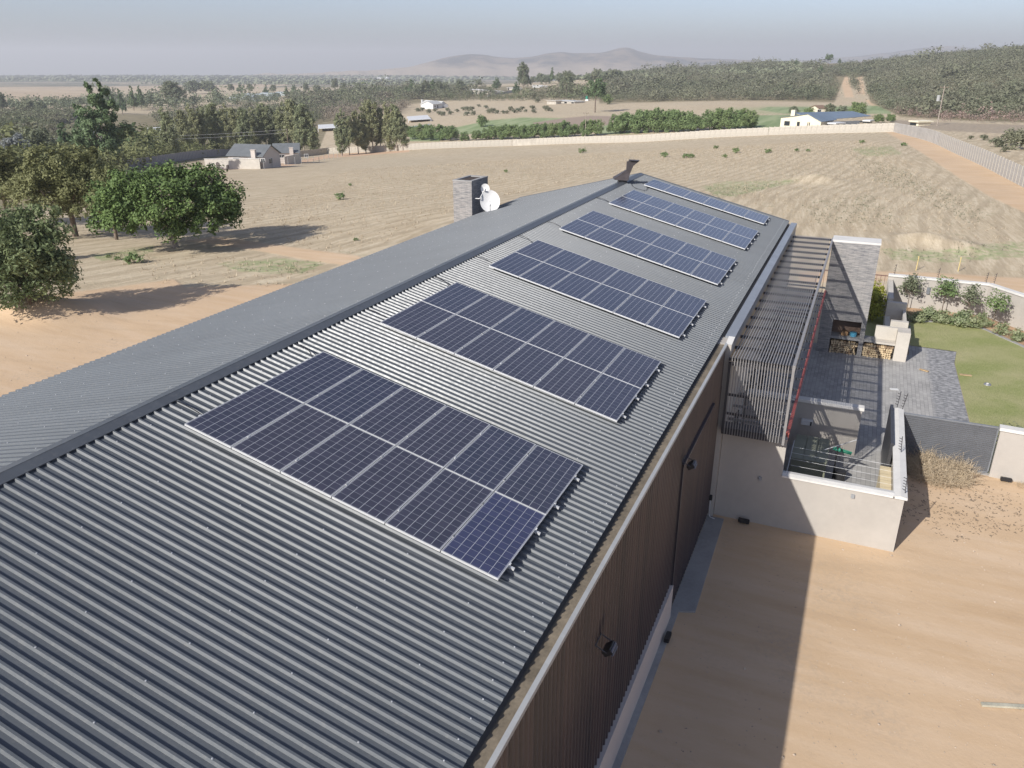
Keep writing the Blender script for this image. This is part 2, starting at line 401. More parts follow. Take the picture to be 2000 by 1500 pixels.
_wv = [(_rg.uniform(-1, 1, 2) / s, _rg.uniform(0, 6.28), a) for s, a in ((9, .05), (14, .07), (23, .12), (40, .22), (5, .03), (60, .3)) for _ in range(2)]
def height(x, y):
    x = np.atleast_1d(np.asarray(x, float)); y = np.atleast_1d(np.asarray(y, float))
    dx, dy = x - CAM[0], y - CAM[1]; d = np.hypot(dx, dy) + 1e-6
    a = np.arctan2(dx, dy); a = np.where(a > math.pi * .75, a - 2 * math.pi, a)
    ac = np.clip(a, _lo, _hi); dc = np.clip(d, 50, 14500)
    out = np.zeros(len(x))
    for i in range(0, len(x), 20000):
        q = np.stack([ac[i:i + 20000] / _sx, np.log(dc[i:i + 20000]) / _sy], 1)
        k = _phi(((q[:, None] - _X[None]) ** 2).sum(-1))
        out[i:i + 20000] = (k @ _w[:_n] + _w[_n] + q @ _w[_n + 1:]) * np.sqrt(dc[i:i + 20000])
    # flat building platform
    ex = np.maximum(np.maximum(-16 - x, x - 34), 0); ey = np.maximum(np.maximum(-60 - y, y - 52), 0)
    t = _sm(np.hypot(ex, ey) / 38)
    und = sum(am * np.sin(x * k[0] + y * k[1] + ph) for k, ph, am in _wv)
    z = -7.7 * (1 - t) + t * (np.minimum(out, 40) + und * np.clip(d / 150, .4, 1) * (d < 3000))
    # heaps of spoil at the left of the yard
    for (hx, hy, r, h) in HEAPS: z = z + h * np.exp(-((x - hx) ** 2 + (y - hy) ** 2) / r ** 2)
    return z
HEAPS = []
def G(px, py):
    """point where the sight line of a pixel of the 2000 x 1500 photograph meets the ground"""
    r = ray(px, py); ts = np.exp(np.linspace(math.log(8), math.log(16000), 900))
    P = CAM[None] + r[None] * ts[:, None]; h = height(P[:, 0], P[:, 1]); below = P[:, 2] < h
    if not below.any(): i = len(ts) - 1
    else: i = int(np.argmax(below))
    if i == 0: t = ts[0]
    else:
        a0, a1 = (P[i - 1, 2] - h[i - 1]), (P[i, 2] - h[i]); t = ts[i - 1] + (ts[i] - ts[i - 1]) * a0 / max(a0 - a1, 1e-9)
    p = CAM + r * t
    return np.array([p[0], p[1], float(height(p[0], p[1])[0])]), t
for (px, py, r, h) in [(20, 606, 1.6, .55), (60, 603, 1.5, .7), (95, 607, 1.3, .5), (150, 600, 1.6, .35), (190, 598, 1.2, .25),
                       (1775, 470, 1.6, .45), (1810, 466, 1.2, .4), (1850, 476, 1.5, .4), (1715, 478, 1.4, .35), (1900, 484, 1.3, .3),
                       (1580, 352, 2.5, .6), (1610, 350, 2.0, .5)]:
    p, t = G(px, py); HEAPS.append((p[0], p[1], r, h))

def inpoly(px, py, poly):
    """signed distance (px) to a polygon in the photograph's frame, positive inside"""
    P = np.array(poly, float); n = len(P); ins = np.zeros(px.shape, bool); dm = np.full(px.shape, 1e9)
    for i in range(n):
        x0, y0 = P[i]; x1, y1 = P[(i + 1) % n]
        c = ((y0 > py) != (y1 > py)) & (px < (x1 - x0) * (py - y0) / ((y1 - y0) + 1e-12) + x0); ins ^= c
        ex, ey = x1 - x0, y1 - y0; t = np.clip(((px - x0) * ex + (py - y0) * ey) / (ex * ex + ey * ey + 1e-9), 0, 1)
        dm = np.minimum(dm, np.hypot(px - x0 - t * ex, py - y0 - t * ey))
    return np.where(ins, dm, -dm)
ZONES = {
 'soil': ([[(-900, 1500), (-900, 590), (0, 598), (100, 600), (190, 585), (330, 562), (600, 553), (690, 512), (700, 560), (600, 9000), (-9000, 9000), (-9000, 590)],
           [(60, 595), (90, 575), (230, 560), (340, 545), (360, 560), (330, 570), (190, 590)],
           [(360, 470), (420, 462), (500, 472), (580, 484), (700, 500), (720, 512), (690, 520), (600, 508), (520, 492), (440, 480)],
           [(-300, 9000), (700, 1600), (1200, 1500), (1390, 990), (1745, 1072), (1765, 925), (1830, 905), (9000, 1010), (9000, 9000)],
           [(1728, 256), (1790, 262), (1850, 287), (1930, 322), (2010, 372), (2100, 425), (2100, 478), (2000, 415), (1930, 382), (1870, 345), (1800, 298)],
           [(1560, 531), (1720, 530), (1850, 534), (2300, 560), (2300, 620), (2000, 570), (1740, 548), (1560, 552)],
           [(1640, 145), (1655, 145), (1668, 190), (1650, 190)], [(1672, 150), (1684, 150), (1690, 185), (1675, 182)],
           [(1690, 195), (1735, 193), (1760, 215), (1710, 216)]], 7),
 'track': ([[(240, 351), (330, 340), (400, 334), (560, 325), (640, 309), (800, 297), (800, 292), (640, 302), (560, 319), (400, 328), (330, 334), (240, 344)]], 2.5),
 'green': ([[(900, 247), (960, 234), (1020, 229), (1120, 232), (1150, 241), (1060, 262), (900, 262), (850, 258)],
            [(1380, 214), (1500, 208), (1600, 208), (1740, 205), (1740, 222), (1530, 222), (1400, 222)],
            [(1440, 226), (1560, 224), (1540, 252), (1430, 256)], [(1170, 240), (1240, 246), (1230, 262), (1170, 262)],
            [(1370, 365), (1420, 355), (1560, 352), (1520, 362), (1430, 385), (1395, 380)],
            [(1660, 290), (1740, 285), (1760, 300), (1690, 305)], [(1720, 485), (1830, 492), (2000, 470), (2000, 500), (1850, 512), (1740, 505)],
            [(420, 515), (540, 505), (640, 515), (590, 535), (470, 530)], [(180, 500), (300, 480), (300, 492), (200, 510)]], 8),
 'crop': ([[(900, 247), (960, 235), (1020, 230), (1100, 231), (1060, 262), (900, 262), (850, 258)], [(1500, 209), (1600, 209), (1740, 206), (1740, 222), (1530, 222), (1480, 214)], [(1440, 226), (1560, 224), (1540, 252), (1430, 256)], [(1180, 242), (1240, 246), (1230, 262), (1170, 262)], [(800, 262), (860, 262), (860, 276), (800, 276)]], 3),
 'till': ([[(1040, 240), (1100, 231), (1150, 226), (1240, 228), (1180, 246), (1060, 256)]], 3),
 'pale': ([[(-900, 171), (200, 169), (430, 166), (600, 160), (600, 164), (420, 176), (250, 176), (170, 186), (110, 200), (-900, 212)],
           [(480, 153), (720, 150), (720, 156), (480, 158)], [(840, 121), (1250, 123), (1560, 124), (1400, 135), (1200, 138), (900, 139)]], 2),
 'scrub': ([[(1170, 202), (1400, 197), (1500, 197), (1630, 200), (1650, 150), (1685, 150), (1700, 200), (1760, 228), (1900, 236), (2700, 262), (2700, 60), (2000, 88), (1700, 108), (1500, 120), (1170, 140)],
            [(-900, 360), (-900, 214), (0, 214), (130, 218), (300, 224), (620, 198), (760, 176), (1000, 168), (1170, 170), (1170, 190), (900, 195), (720, 210), (640, 250), (620, 300), (430, 306), (240, 345), (160, 400), (0, 420)]], 6),
 'burnt': ([[(1725, 232), (1800, 238), (2400, 256), (2400, 280), (1990, 262), (1850, 256), (1770, 246)]], 4),
}

ROWROT = 11
def ground_mat():
    m = NM('veld', .95, .15); p = m.pos()
    A = {k: m.attr(k) for k in ZONES}
    big = m.noise(p, .018, 5); mid = m.noise(p, .15, 5, .6); fine = m.noise(p, 1.6, 5, .65); vf = m.noise(p, 9, 4, .7)
    # dry stubble, with the faint rows left by the mower
    c = m.mix(m.ramp(mid, .35, .68), (.42, .338, .228), (.52, .432, .305))
    c = m.mix(m.ramp(big, .42, .62, 0, .5), c, (.47, .40, .29))
    wp = m.n('ShaderNodeVectorMath', operation='SCALE'); m.l(m.noise(p, .011, 2, .4, out='Color'), wp.inputs[0]); wp.inputs['Scale'].default_value = 34
    wa = m.n('ShaderNodeVectorMath', operation='ADD'); m.l(p, wa.inputs[0]); m.l(wp.outputs[0], wa.inputs[1]); pw_ = wa.outputs[0]
    rowv = m.mapping(pw_, (1, 1, 1), (0, 0, R(ROWROT)))
    w = m.n('ShaderNodeTexWave', wave_type='BANDS', bands_direction='X'); m.l(rowv, w.inputs[0]); w.inputs['Scale'].default_value = .17
    w.inputs['Distortion'].default_value = 1.6; w.inputs['Detail'].default_value = 4; w.inputs['Detail Scale'].default_value = 1.2; w.inputs['Detail Roughness'].default_value = .6
    c = m.mix(m.math('MULTIPLY', m.ramp(w.outputs['Fac'], .55, .9), m.ramp(mid, .3, .55, .15, .55)), c, (.36, .292, .20))
    st = m.noise(m.mapping(pw_, (2.6, .22, 1), (0, 0, R(ROWROT))), 1.0, 6, .72); st2 = m.noise(m.mapping(pw_, (7, 1.2, 1), (0, 0, R(ROWROT + 6))), 1.0, 5, .75)
    c = m.mix(m.ramp(st, .50, .66, 0, .75), c, (.60, .52, .385)); c = m.mix(m.ramp(st, .34, .46, .75, 0), c, (.315, .255, .175))
    c = m.mix(m.ramp(st2, .56, .70, 0, .5), c, (.62, .545, .41)); c = m.mix(m.ramp(st2, .32, .44, .6, 0), c, (.27, .22, .145))
    c = m.mix(m.math('MULTIPLY', m.ramp(w.outputs['Fac'], .6, .92), m.ramp(st2, .35, .6, .05, .40)), c, (.355, .288, .20))
    c = m.mix(m.ramp(fine, .55, .74, 0, .5), c, (.33, .275, .18))
    tuft = m.math('MULTIPLY', m.ramp(m.noise(p, .55, 5, .75), .58, .68), m.ramp(m.noise(p, .035, 3), .42, .56))
    c = m.mix(m.math('MULTIPLY', tuft, .8), c, (.25, .245, .15))
    def z(name, lo=.36, hi=.64, k=.55):
        f = m.math('ADD', A[name], m.math('MULTIPLY', m.math('SUBTRACT', m.math('ADD', m.math('MULTIPLY', mid, .5), m.math('MULTIPLY', fine, .5)), .5), k)); return m.ramp(f, lo, hi)
    soil = m.mix(m.ramp(mid, .3, .7), (.475, .335, .205), (.57, .42, .275)); soil = m.mix(m.ramp(big, .4, .62, 0, .5), soil, (.57, .42, .28))
    streak = m.noise(m.mapping(p, (.35, 2.4, 1), (0, 0, R(12))), .5, 5, .65)
    soil = m.mix(m.ramp(streak, .42, .7, 0, .55), soil, (.61, .475, .345)); soil = m.mix(m.ramp(streak, .30, .42, .30, 0), soil, (.40, .285, .19))
    soil = m.mix(m.ramp(vf, .66, .82, 0, .35), soil, (.36, .26, .175))
    gravel = m.ramp(m.noise(p, .35, 4), .50, .66, 0, .5); soil = m.mix(m.math('MULTIPLY', gravel, m.ramp(vf, .45, .6)), soil, (.42, .33, .24))
    sp2 = m.noise(p, 3.2, 6, .75); soil = m.mix(m.ramp(sp2, .58, .72, 0, .28), soil, (.40, .29, .19)); soil = m.mix(m.ramp(sp2, .30, .42, .2, 0), soil, (.63, .50, .36))
    rw = m.n('ShaderNodeTexWave', wave_type='BANDS', bands_direction='X'); m.l(m.mapping(p, (1, 1, 1), (0, 0, R(68))), rw.inputs[0]); rw.inputs['Scale'].default_value = .19
    rw.inputs['Distortion'].default_value = 5; rw.inputs['Detail'].default_value = 3; rw.inputs['Detail Scale'].default_value = .12
    soil = m.mix(m.math('MULTIPLY', m.ramp(rw.outputs['Fac'], .80, .97), m.ramp(m.noise(p, .16, 3), .45, .62, 0, .2)), soil, (.43, .32, .21))
    c = m.mix(z('soil'), c, soil); c = m.mix(z('track'), c, (.53, .37, .25))
    gr = m.mix(m.ramp(mid, .3, .7), (.20, .25, .11), (.33, .36, .19)); c = m.mix(m.math('MULTIPLY', z('green', k=1.3), m.ramp(fine, .42, .6, .15, .85)), c, gr)
    crop = m.mix(m.ramp(m.noise(m.mapping(p, (.3, .03, 1), (0, 0, R(70))), 1, 3), .4, .6), (.20, .255, .125), (.285, .325, .18)); c = m.mix(z('crop', k=.2), c, crop); c = m.mix(z('till', k=.2), c, (.30, .235, .185))
    scr = m.mix(m.ramp(mid, .3, .7), (.16, .14, .085), (.28, .235, .15)); c = m.mix(z('scrub'), c, scr)
    c = m.mix(z('pale', k=.1), c, m.mix(m.ramp(m.noise(m.mapping(p, (.002, .02, 1), (0, 0, R(-40))), 1, 4), .4, .6), (.50, .40, .28), (.40, .31, .21)))
    c = m.mix(z('burnt'), c, m.mix(m.ramp(fine, .4, .6), (.27, .225, .175), (.38, .31, .225)))
    # the far plain: dark scrub and fields in long bands
    sp = m.sep(p); far = m.attr('far')
    band = m.noise(m.mapping(p, (.0016, .00035, 1), (0, 0, R(28))), 1, 5, .6)
    fc = m.mix(m.ramp(band, .47, .56), (.105, .115, .085), (.36, .30, .21))
    c = m.mix(m.ramp(m.math('ADD', far, m.math('MULTIPLY', m.math('SUBTRACT', A['pale'], .0), -1)), .4, .6), c, fc)
    m.color(c)
    h = m.math('ADD', m.math('MULTIPLY', fine, .6), m.math('MULTIPLY', vf, .25))
    hs_ = m.math('MULTIPLY', h, m.math('SUBTRACT', 1.0, m.math('MULTIPLY', z('soil'), .72)))
    m.bump(hs_, .7, .12)
    return m.m
MAT['ground'] = ground_mat()

def build_ground():
    a0 = math.atan2(CR[2][0], CR[2][1])
    az = np.concatenate([np.linspace(-math.pi, -R(42), 50)[:-1], np.linspace(-R(42), R(42), 640), np.linspace(R(42), math.pi, 50)[1:-1]]) + a0
    ds = np.concatenate([np.linspace(0.05, 12, 13)[:-1], np.exp(np.linspace(math.log(12), math.log(14000), 560))])
    AZ, DS = np.meshgrid(az, ds); X = CAM[0] + np.sin(AZ) * DS; Y = CAM[1] + np.cos(AZ) * DS
    Z = height(X.ravel(), Y.ravel())
    V = np.stack([X.ravel(), Y.ravel(), Z], 1); na = len(az); nd = len(ds)
    i = np.arange(na * nd).reshape(nd, na); n = np.roll(i, -1, axis=1)
    F = np.stack([i[:-1].ravel(), n[:-1].ravel(), n[1:].ravel(), i[1:].ravel()], 1)[:, ::-1]
    Q = (V - CAM) @ CR.T; zz = np.maximum(Q[:, 2], .01); px = 1000 + FPX * Q[:, 0] / zz; py = 750 + FPX * Q[:, 1] / zz
    front = Q[:, 2] > .5
    # round the camera's back the yard soil goes on
    attrs = []
    for k, (polys, soft) in ZONES.items():
        v = np.full(len(V), -1e9)
        for pl in polys: v = np.maximum(v, inpoly(px, py, pl))
        v = np.clip(.5 + v / soft * .5, 0, 1); v = np.where(front, v, 1.0 if k == 'soil' else 0.0)
        attrs.append((k, 'POINT', v))
    d = np.hypot(V[:, 0] - CAM[0], V[:, 1] - CAM[1]); attrs.append(('far', 'POINT', np.clip((d - 1300) / 600, 0, 1)))
    me = fastmesh('ground', V, F, MAT['ground'], attrs, smooth=True)
    o = link('ground', me); o['kind'] = 'structure'
    return o
build_ground()
# ================================================================= the big shed
TAN = math.tan(R(14)); CO = math.cos(R(14)); SI = math.sin(R(14))
RX, EX, LX = -0.95, 6.80, -7.88             # ridge, right eave, left eave
Y0, Y1 = -9.4, 33.0
GZ = -7.7
def RP(u, v, n):                            # right roof plane: u down the slope, v along the ridge, n off the plane
    return Vector((u * CO + n * SI, v, -u * SI + n * CO))
NP = -0.145                                 # the sheet's pans lie this far under the panels' glass
RZ = RP(RX / CO, 0, NP).z
def LP(u, v, n):                            # left plane, u down the slope from the ridge
    return Vector((RX - u * CO - n * SI, v, RZ - u * SI + n * CO))
shed = empty('farm_shed', (0, 12, GZ))
tag(shed, 'long shed with charcoal ribbed metal gable roof carrying rows of solar panels', 'shed')
ORG = (0, 12, GZ)

PITCH = .1738
def ribs(y0, y1, pitch=PITCH, prof=((0, 0), (.056, 0), (.0765, .036), (.1090, .036), (.127, 0))):
    out = []; k = 0; y = y0
    while y < y1:
        for a, h in prof:
            if y + a <= y1: out.append((y + a, h))
        y += pitch
    out.append((y1, 0)); return out

def sheet(name, P, u0, u1, n0, rows=7):
    pr = ribs(Y0, Y1); us = np.linspace(u0, u1, rows); V = []; rs = np.random.RandomState(3)
    for u in us:
        for (y, h) in pr: V.append(P(u, y, n0 + h))
    V = np.array([tuple(v) for v in V]) - np.array(ORG); n = len(pr); i = np.arange(n * rows).reshape(rows, n)
    F = np.stack([i[:-1, :-1].ravel(), i[1:, :-1].ravel(), i[1:, 1:].ravel(), i[:-1, 1:].ravel()], 1)
    if P is LP: F = F[:, ::-1]
    me = fastmesh(name, V, F, MAT['roof']); return link(name, me, shed)
sheet('roof_sheet', RP, RX / CO + .15, EX / CO, NP)
sheet('roof_sheet', LP, .12, (RX - LX) / CO, 0)

# ridge flashing in overlapping lengths
mb = MB(); y = Y0 - .05; k = 0
while y < Y1 + .1:
    y2 = min(y + 3.0, Y1 + .1); e = .002 * (k % 2)
    for (P, w, u00, nn) in ((RP, .235, RX / CO, NP), (LP, .30, 0, 0)):
        a, b = P(u00, y, nn + .045 + e), P(u00, y2 + .02, nn + .045 + e); c, d = P(u00 + w, y2 + .02, nn + .041 + e), P(u00 + w, y, nn + .041 + e)
        f, g = P(u00 + w, y2 + .02, nn + .016), P(u00 + w, y, nn + .016)
        mb.face((a, d, c, b) if P is RP else (a, b, c, d)); mb.face((d, g, f, c) if P is RP else (c, f, g, d))
    y = y2; k += 1
mb.build('ridge_cap', MAT['ridge'], shed, ORG)
# black faces paint in the dark gaps between the ribs under the flashing
mb = MB(); y = Y0
while y < Y1:
    p = [RP(RX / CO + .20, y + a, NP + h) for a, h in ((-.054, .001), (.060, .001), (.0765, .034), (-.066, .034))]
    mb.face(p); y += PITCH
mb.build('rib_gap_dark', MAT['black'], shed, ORG)

# screws: the hundred nearest as parts, the others together
def screw_mesh():
    m = MB(); m.tube((0, 0, 0), (0, 0, .004), .013, .013, 8); m.tube((0, 0, .004), (0, 0, .011), .0075, .006, 6); return m
sm = screw_mesh(); scr = []
rr = random.Random(4)
for P, u_list, nn in ((RP, [-.45, .75, 2.05, 3.35, 4.65, 5.85, 6.78], NP + .037), (LP, [.5, 1.8, 3.1, 4.4, 5.7, 6.8], .037)):
    j = 0; y = Y0 + .0885
    while y < Y1:
        for i, u in enumerate(u_list):
            if (j + i * 2) % 4 == 0 or (u in (6.78, 6.8) and j % 2 == 0): scr.append((P, u + rr.uniform(-.02, .02), y, nn))
        y += PITCH; j += 1
scr.sort(key=lambda s: (Vector(CAM) - s[0](s[1], s[2], s[3])).length)
vis = [s for s in scr if (np.array(s[0](s[1], s[2], s[3])) - CAM) @ CR[2] > 2]
def onscreen(p):
    q = CR @ (np.array(p) - CAM); return q[2] > .5 and abs(q[0] / q[2]) < .66 and abs(q[1] / q[2]) < .5
vis = [s for s in vis if onscreen(s[0](s[1], s[2], s[3])) and not (-.05 < s[1] < 6.15 and s[0] is RP and any(v0 - .1 < s[2] < v0 + 4.1 for v0 in (0, 6.14, 12.19, 18.28, 24.3, 30.09)))]
me = None; n = 0
TR = Matrix.Rotation(R(14), 3, 'Y'); TL = Matrix.Rotation(R(-14), 3, 'Y')
first = None; rest = MB()
for s in vis:
    p = s[0](s[1], s[2], s[3]); T = TR if s[0] is RP else TL
    if n < 100:
        if first is None:
            o = sm.build('screw', MAT['screw'], shed); first = o
        else:
            o = first.copy(); col.objects.link(o); o.parent = shed
        o.location = p - Vector(ORG); o.rotation_euler = T.to_euler()
    else: rest.mesh([T @ Vector(v) * 1.15 + p for v in sm.v], sm.f)
    n += 1
o = rest.build('screws', MAT['screw'], shed, ORG); o['kind'] = 'stuff'

# gable walls and the long walls
mb = MB(); mb.prism([(EX + .1, Y1 - .25, GZ - .3), (LX + .25, Y1 - .25, GZ - 1.5), (LX + .25, Y1 - .25, RZ - TAN * (RX - LX - .25) - .05), (RX, Y1 - .25, RZ - .06), (EX + .1, Y1 - .25, RP(EX / CO, 0, NP).z - .1)], (0, .2, 0))
mb.prism([(EX + .1, Y0 + .1, GZ - .3), (LX + .25, Y0 + .1, GZ - .3), (LX + .25, Y0 + .1, RZ - TAN * (RX - LX - .25) - .05), (RX, Y0 + .1, RZ - .06), (EX + .1, Y0 + .1, RP(EX / CO, 0, NP).z - .1)], (0, .2, 0))
mb.build('gable_wall', MAT['plaster'], shed, ORG)
mb = MB(); mb.box(LX + .25, LX + .45, Y0 + .3, Y1 - .3, GZ - 1.5, RZ - TAN * (RX - LX - .25) - .05); mb.build('long_wall', MAT['plaster'], shed, ORG)
# dark flashing under the left eave and barge boards
mb = MB(); zl = RZ - TAN * (RX - LX); mb.box(LX - .005, LX + .10, Y0, Y1, zl - .17, zl - .012); mb.build('eave_flashing', MAT['dark_metal'], shed, ORG)
mb = MB()
for yy in (Y0 - .10, Y1 + .02):
    for P, u1, nn in ((RP, EX / CO, NP), (LP, (RX - LX) / CO, 0)):
        u0 = RX / CO if P is RP else 0; q = [P(u0, yy, nn + .05), P(u1, yy, nn + .05), P(u1, yy, nn - .16), P(u0, yy, nn - .16)]
        mb.prism(q, (0, .07, 0))
mb.build('barge_board', MAT['ridge'], shed, ORG)

# right eave: dirty box gutter behind a pale capping, brown cladding under it
YS = 14.05                                   # from here on the courtyard parapet takes over
zc = -1.90
mb = MB(); mb.box(6.79, 6.974, Y0, YS, zc - .12, zc - .035); mb.build('gutter', MAT['gutter'], shed, ORG)
mb = MB(); mb.prism([(6.975, Y0, zc), (7.045, Y0, zc - .012), (7.045, Y0, zc - .09), (7.022, Y0, zc - .09), (7.022, Y0, zc - .035), (6.975, Y0, zc - .03)], (0, YS - Y0 - .02, 0))
mb.build('parapet_flashing', MAT['trim'], shed, ORG)
YD = 8.05                                    # the wall's tall sliding door starts here
def clad(y0, y1, x, z0, z1, name, parent=shed, pitch=.1738):
    pr = []; y = y0
    while y < y1 - .12:
        for a, h in ((0, 0), (.060, 0), (.078, .034), (.105, .034), (.123, 0)): pr.append((min(y + a, y1), h))
        y += pitch
    pr.append((y1, 0)); V = []
    for z in (z0, z1):
        for (yy, h) in pr: V.append((x + h, yy, z))
    V = np.array(V) - np.array(ORG); n = len(pr); i = np.arange(n)
    F = np.stack([i[:-1], i[1:], n + i[1:], n + i[:-1]], 1)
    return link(name, fastmesh(name, V, F, MAT['cladding']), parent)
clad(Y0 + .1, YD, 6.975, -6.65, zc - .03, 'wall_cladding')
clad(YD, 13.40, 6.975, -3.22, zc - .03, 'wall_cladding')
d = clad(YD + .02, 11.7, 6.998, -7.55, -3.26, 'sliding_door')
clad(11.7, 13.40, 6.985, -7.55, -3.22, 'wall_cladding')
mb = MB(); mb.box(6.60, 6.972, Y0 + .1, 13.55, GZ - .3, zc - .13); mb.build('wall_core', MAT['plaster'], shed, ORG)
mb = MB(); mb.box(6.965, 7.075, Y0 + .1, YD - .02, GZ - .2, -6.66); mb.build('plinth', plain('painted plinth', (.52, .46, .42), .8, .05, .8), shed, ORG)
mb = MB(); mb.box(7.0, 7.07, YD - .05, 12.0, -3.27, -3.20); mb.build('door_rail', MAT['cladding'], shed, ORG)
mb = MB(); mb.box(6.98, 7.06, YD - .05, YD + .02, -7.6, -3.27); mb.build('door_post', MAT['cladding'], shed, ORG)

# end pier and parapet box beside the pergola, beige wall behind the pergola
mb = MB(); mb.box(6.62, 7.16, 13.42, 14.05, GZ - .2, -1.92); mb.build('pier', MAT['plaster'], shed, ORG)
mb = MB(); mb.prism([(6.88, 13.99, -1.85), (7.16, 13.99, -1.86), (7.16, 13.99, -2.06), (6.88, 13.99, -2.0)], (0, Y1 - 14.0, 0)); mb.build('parapet_cap', MAT['cap_grey'], shed, ORG)
mb = MB(); mb.face([(6.985, 13.41, -1.915), (7.165, 13.41, -1.915), (7.165, 13.98, -1.85), (6.985, 13.98, -1.845)]); mb.build('cap_end', MAT['coping'], shed, ORG)
mb = MB(); mb.box(6.60, 7.14, 14.06, Y1 - .04, GZ - .2, -2.07); mb.build('courtyard_wall', MAT['plaster'], shed, ORG)
for (a, b, z0, z1) in ((15.2, 17.0, -7.6, -5.5), (18.6, 21.4, -7.6, -5.4), (23.2, 26.0, -7.6, -5.4), (27.2, 29.8, -7.6, -5.4)):
    w = MB(); w.box(7.13, 7.17, a, b, z0, z1); w0 = w.build('glass_door', MAT['window'], shed, ORG)
    w = MB()
    for yy in (a - .05, (a + b) / 2 - .02, b): w.box(7.141, 7.20, yy, yy + .05, z0, z1)
    w.box(7.141, 7.20, a + .001, b - .001, z1, z1 + .05); f = w.build('door_frame', MAT['dark_metal'], w0, ORG)
    f.location = (0, 0, 0)

# ---------------------------------------------------------------- ridge flue cowl of folded dark sheet
cw = MB(); RR = Vector((.917, .40, 0)); DD = Vector((-.40, .917, 0)); CB = Vector((-1.05, 29.75, RZ - .02))
def cp(r, d, z): return CB + RR * r + DD * d + Vector((0, 0, z))
cw.prism([cp(-.14, -.2, -.25), cp(.28, -.2, -.25), cp(.28, .25, -.25), cp(-.14, .25, -.25)], (0, 0, .45))
hood = MB()
hood.mesh([cp(-.38, -.34, .17), cp(.30, -.34, .12), cp(.30, .34, .12), cp(-.38, .34, .17), cp(-.36, -.34, .22), cp(.33, -.30, .20), cp(.33, .30, .20), cp(-.36, .34, .22), cp(.22, -.10, .60), cp(.42, -.10, .50), cp(.42, .10, .50), cp(.22, .10, .60)],
          [(0, 3, 2, 1), (0, 1, 5, 4), (1, 2, 6, 5), (2, 3, 7, 6), (3, 0, 4, 7), (4, 5, 9, 8), (5, 6, 10, 9), (6, 7, 11, 10), (7, 4, 8, 11), (8, 9, 10, 11)])
hood.prism([cp(.23, -.09, .52), cp(.41, -.09, .44), cp(.56, -.09, .80), cp(.84, -.09, 1.03), cp(.34, -.09, 1.06), cp(.30, -.09, .99), cp(.235, -.09, .99)], DD * .18)
hood.prism([cp(.34, -.20, 1.061), cp(.84, -.20, 1.031), cp(.84, -.20, 1.045), cp(.34, -.20, 1.075)], DD * .40)
c0 = cw.build('flue', MAT['dark_metal'], shed, ORG)
h0 = hood.build('cowl', plain('brown steel cowl', (.060, .050, .050), .5, .15, 4), c0, ORG)

# ---------------------------------------------------------------- stone chimney at the left eave
CX, CY0, CY1, CZ1 = -8.05, 27.35, 29.25, 0.05
mb = MB(); mb.box(CX - 1.05, CX, CY0, CY1, GZ - 2.5, CZ1 - .06); ch = mb.build('chimney', MAT['stone'], shed, ORG)
mb = MB(); t = .16
mb.box(CX - 1.07, CX + .02, CY0 - .02, CY0 + t, CZ1 - .06, CZ1); mb.box(CX - 1.07, CX + .02, CY1 - t, CY1 + .02, CZ1 - .06, CZ1)
mb.box(CX - 1.07, CX - 1.07 + t, CY0 + t, CY1 - t, CZ1 - .06, CZ1); mb.box(CX - t, CX + .02, CY0 + t, CY1 - t, CZ1 - .06, CZ1)
mb.build('chimney_rim', MAT['concrete'], ch, ORG)
mb = MB(); mb.box(CX - .85, CX - .2, CY0 + .2, CY1 - .2, CZ1 - .058, CZ1 - .05); mb.build('chimney_mouth', plain('dark brown', (.05, .035, .025), .9), ch, ORG)  # flat dark brown plate for the chimney's opening

# ---------------------------------------------------------------- satellite dishes on the chimney
def dish(loc, rad, label, rz, tilt, arm):
    root = empty('satellite_dish', loc); tag(root, label, 'satellite dish', 'satellite dishes on the chimney')
    V = []; F = []; n = 28; rings = 6
    rot = Matrix.Rotation(rz, 3, 'Z') @ Matrix.Rotation(tilt, 3, 'X')
    V.append(rot @ Vector((0, 0, 0)))
    for i in range(1, rings + 1):
        r = rad * i / rings
        for k in range(n):
            t = 2 * math.pi * k / n; V.append(rot @ Vector((r * math.cos(t) * .9, r * r / rad * .22, r * math.sin(t))) )
    for k in range(n): F.append((0, 1 + k, 1 + (k + 1) % n))
    for i in range(rings - 1):
        for k in range(n): F.append((1 + i * n + k, 1 + (i + 1) * n + k, 1 + (i + 1) * n + (k + 1) % n, 1 + i * n + (k + 1) % n))
    m = MB(); m.mesh(V, F); m.build('reflector', MAT['white'], root, smooth=True)
    m = MB(); c = rot @ Vector((0, rad * .95, -rad * .55)); m.tube(rot @ Vector((0, rad * .2, -rad * .97)), c, .018, .014); m.build('feed_arm', MAT['trim'], root)
    m = MB(); m.tube(c, c + rot @ Vector((0, .10, .05)), .035, .045, 10); m.build('receiver', MAT['white'], root, smooth=True)
    m = MB(); m.tube(rot @ Vector((0, .02, 0)), Vector(arm), .022, .022); m.tube(Vector(arm), Vector(arm) + Vector((-.25, 0, 0)), .022, .022); m.build('mount', MAT['white'], root)
    return root
dish((-7.35, 28.0, -1.02), .56, 'larger white satellite dish low on the dark side of the stone chimney', R(206), R(20), (-.55, .25, -.05))
dish((-7.68, 28.15, -.42), .25, 'small white satellite dish on an arm near the top of the stone chimney', R(200), R(15), (-.05, -.55, -.42))
m = MB(); pts = [Vector((-8.03, 27.95 + .08 * math.sin(i * .9), -1.3 - .09 * i)) for i in range(10)]; m.poly(pts, .008, 5)
cb = m.build('dish_cable', MAT['trim'], None, tuple(pts[-1])); tag(cb, 'thin pale cable hanging down the stone chimney from the dishes', 'cable')

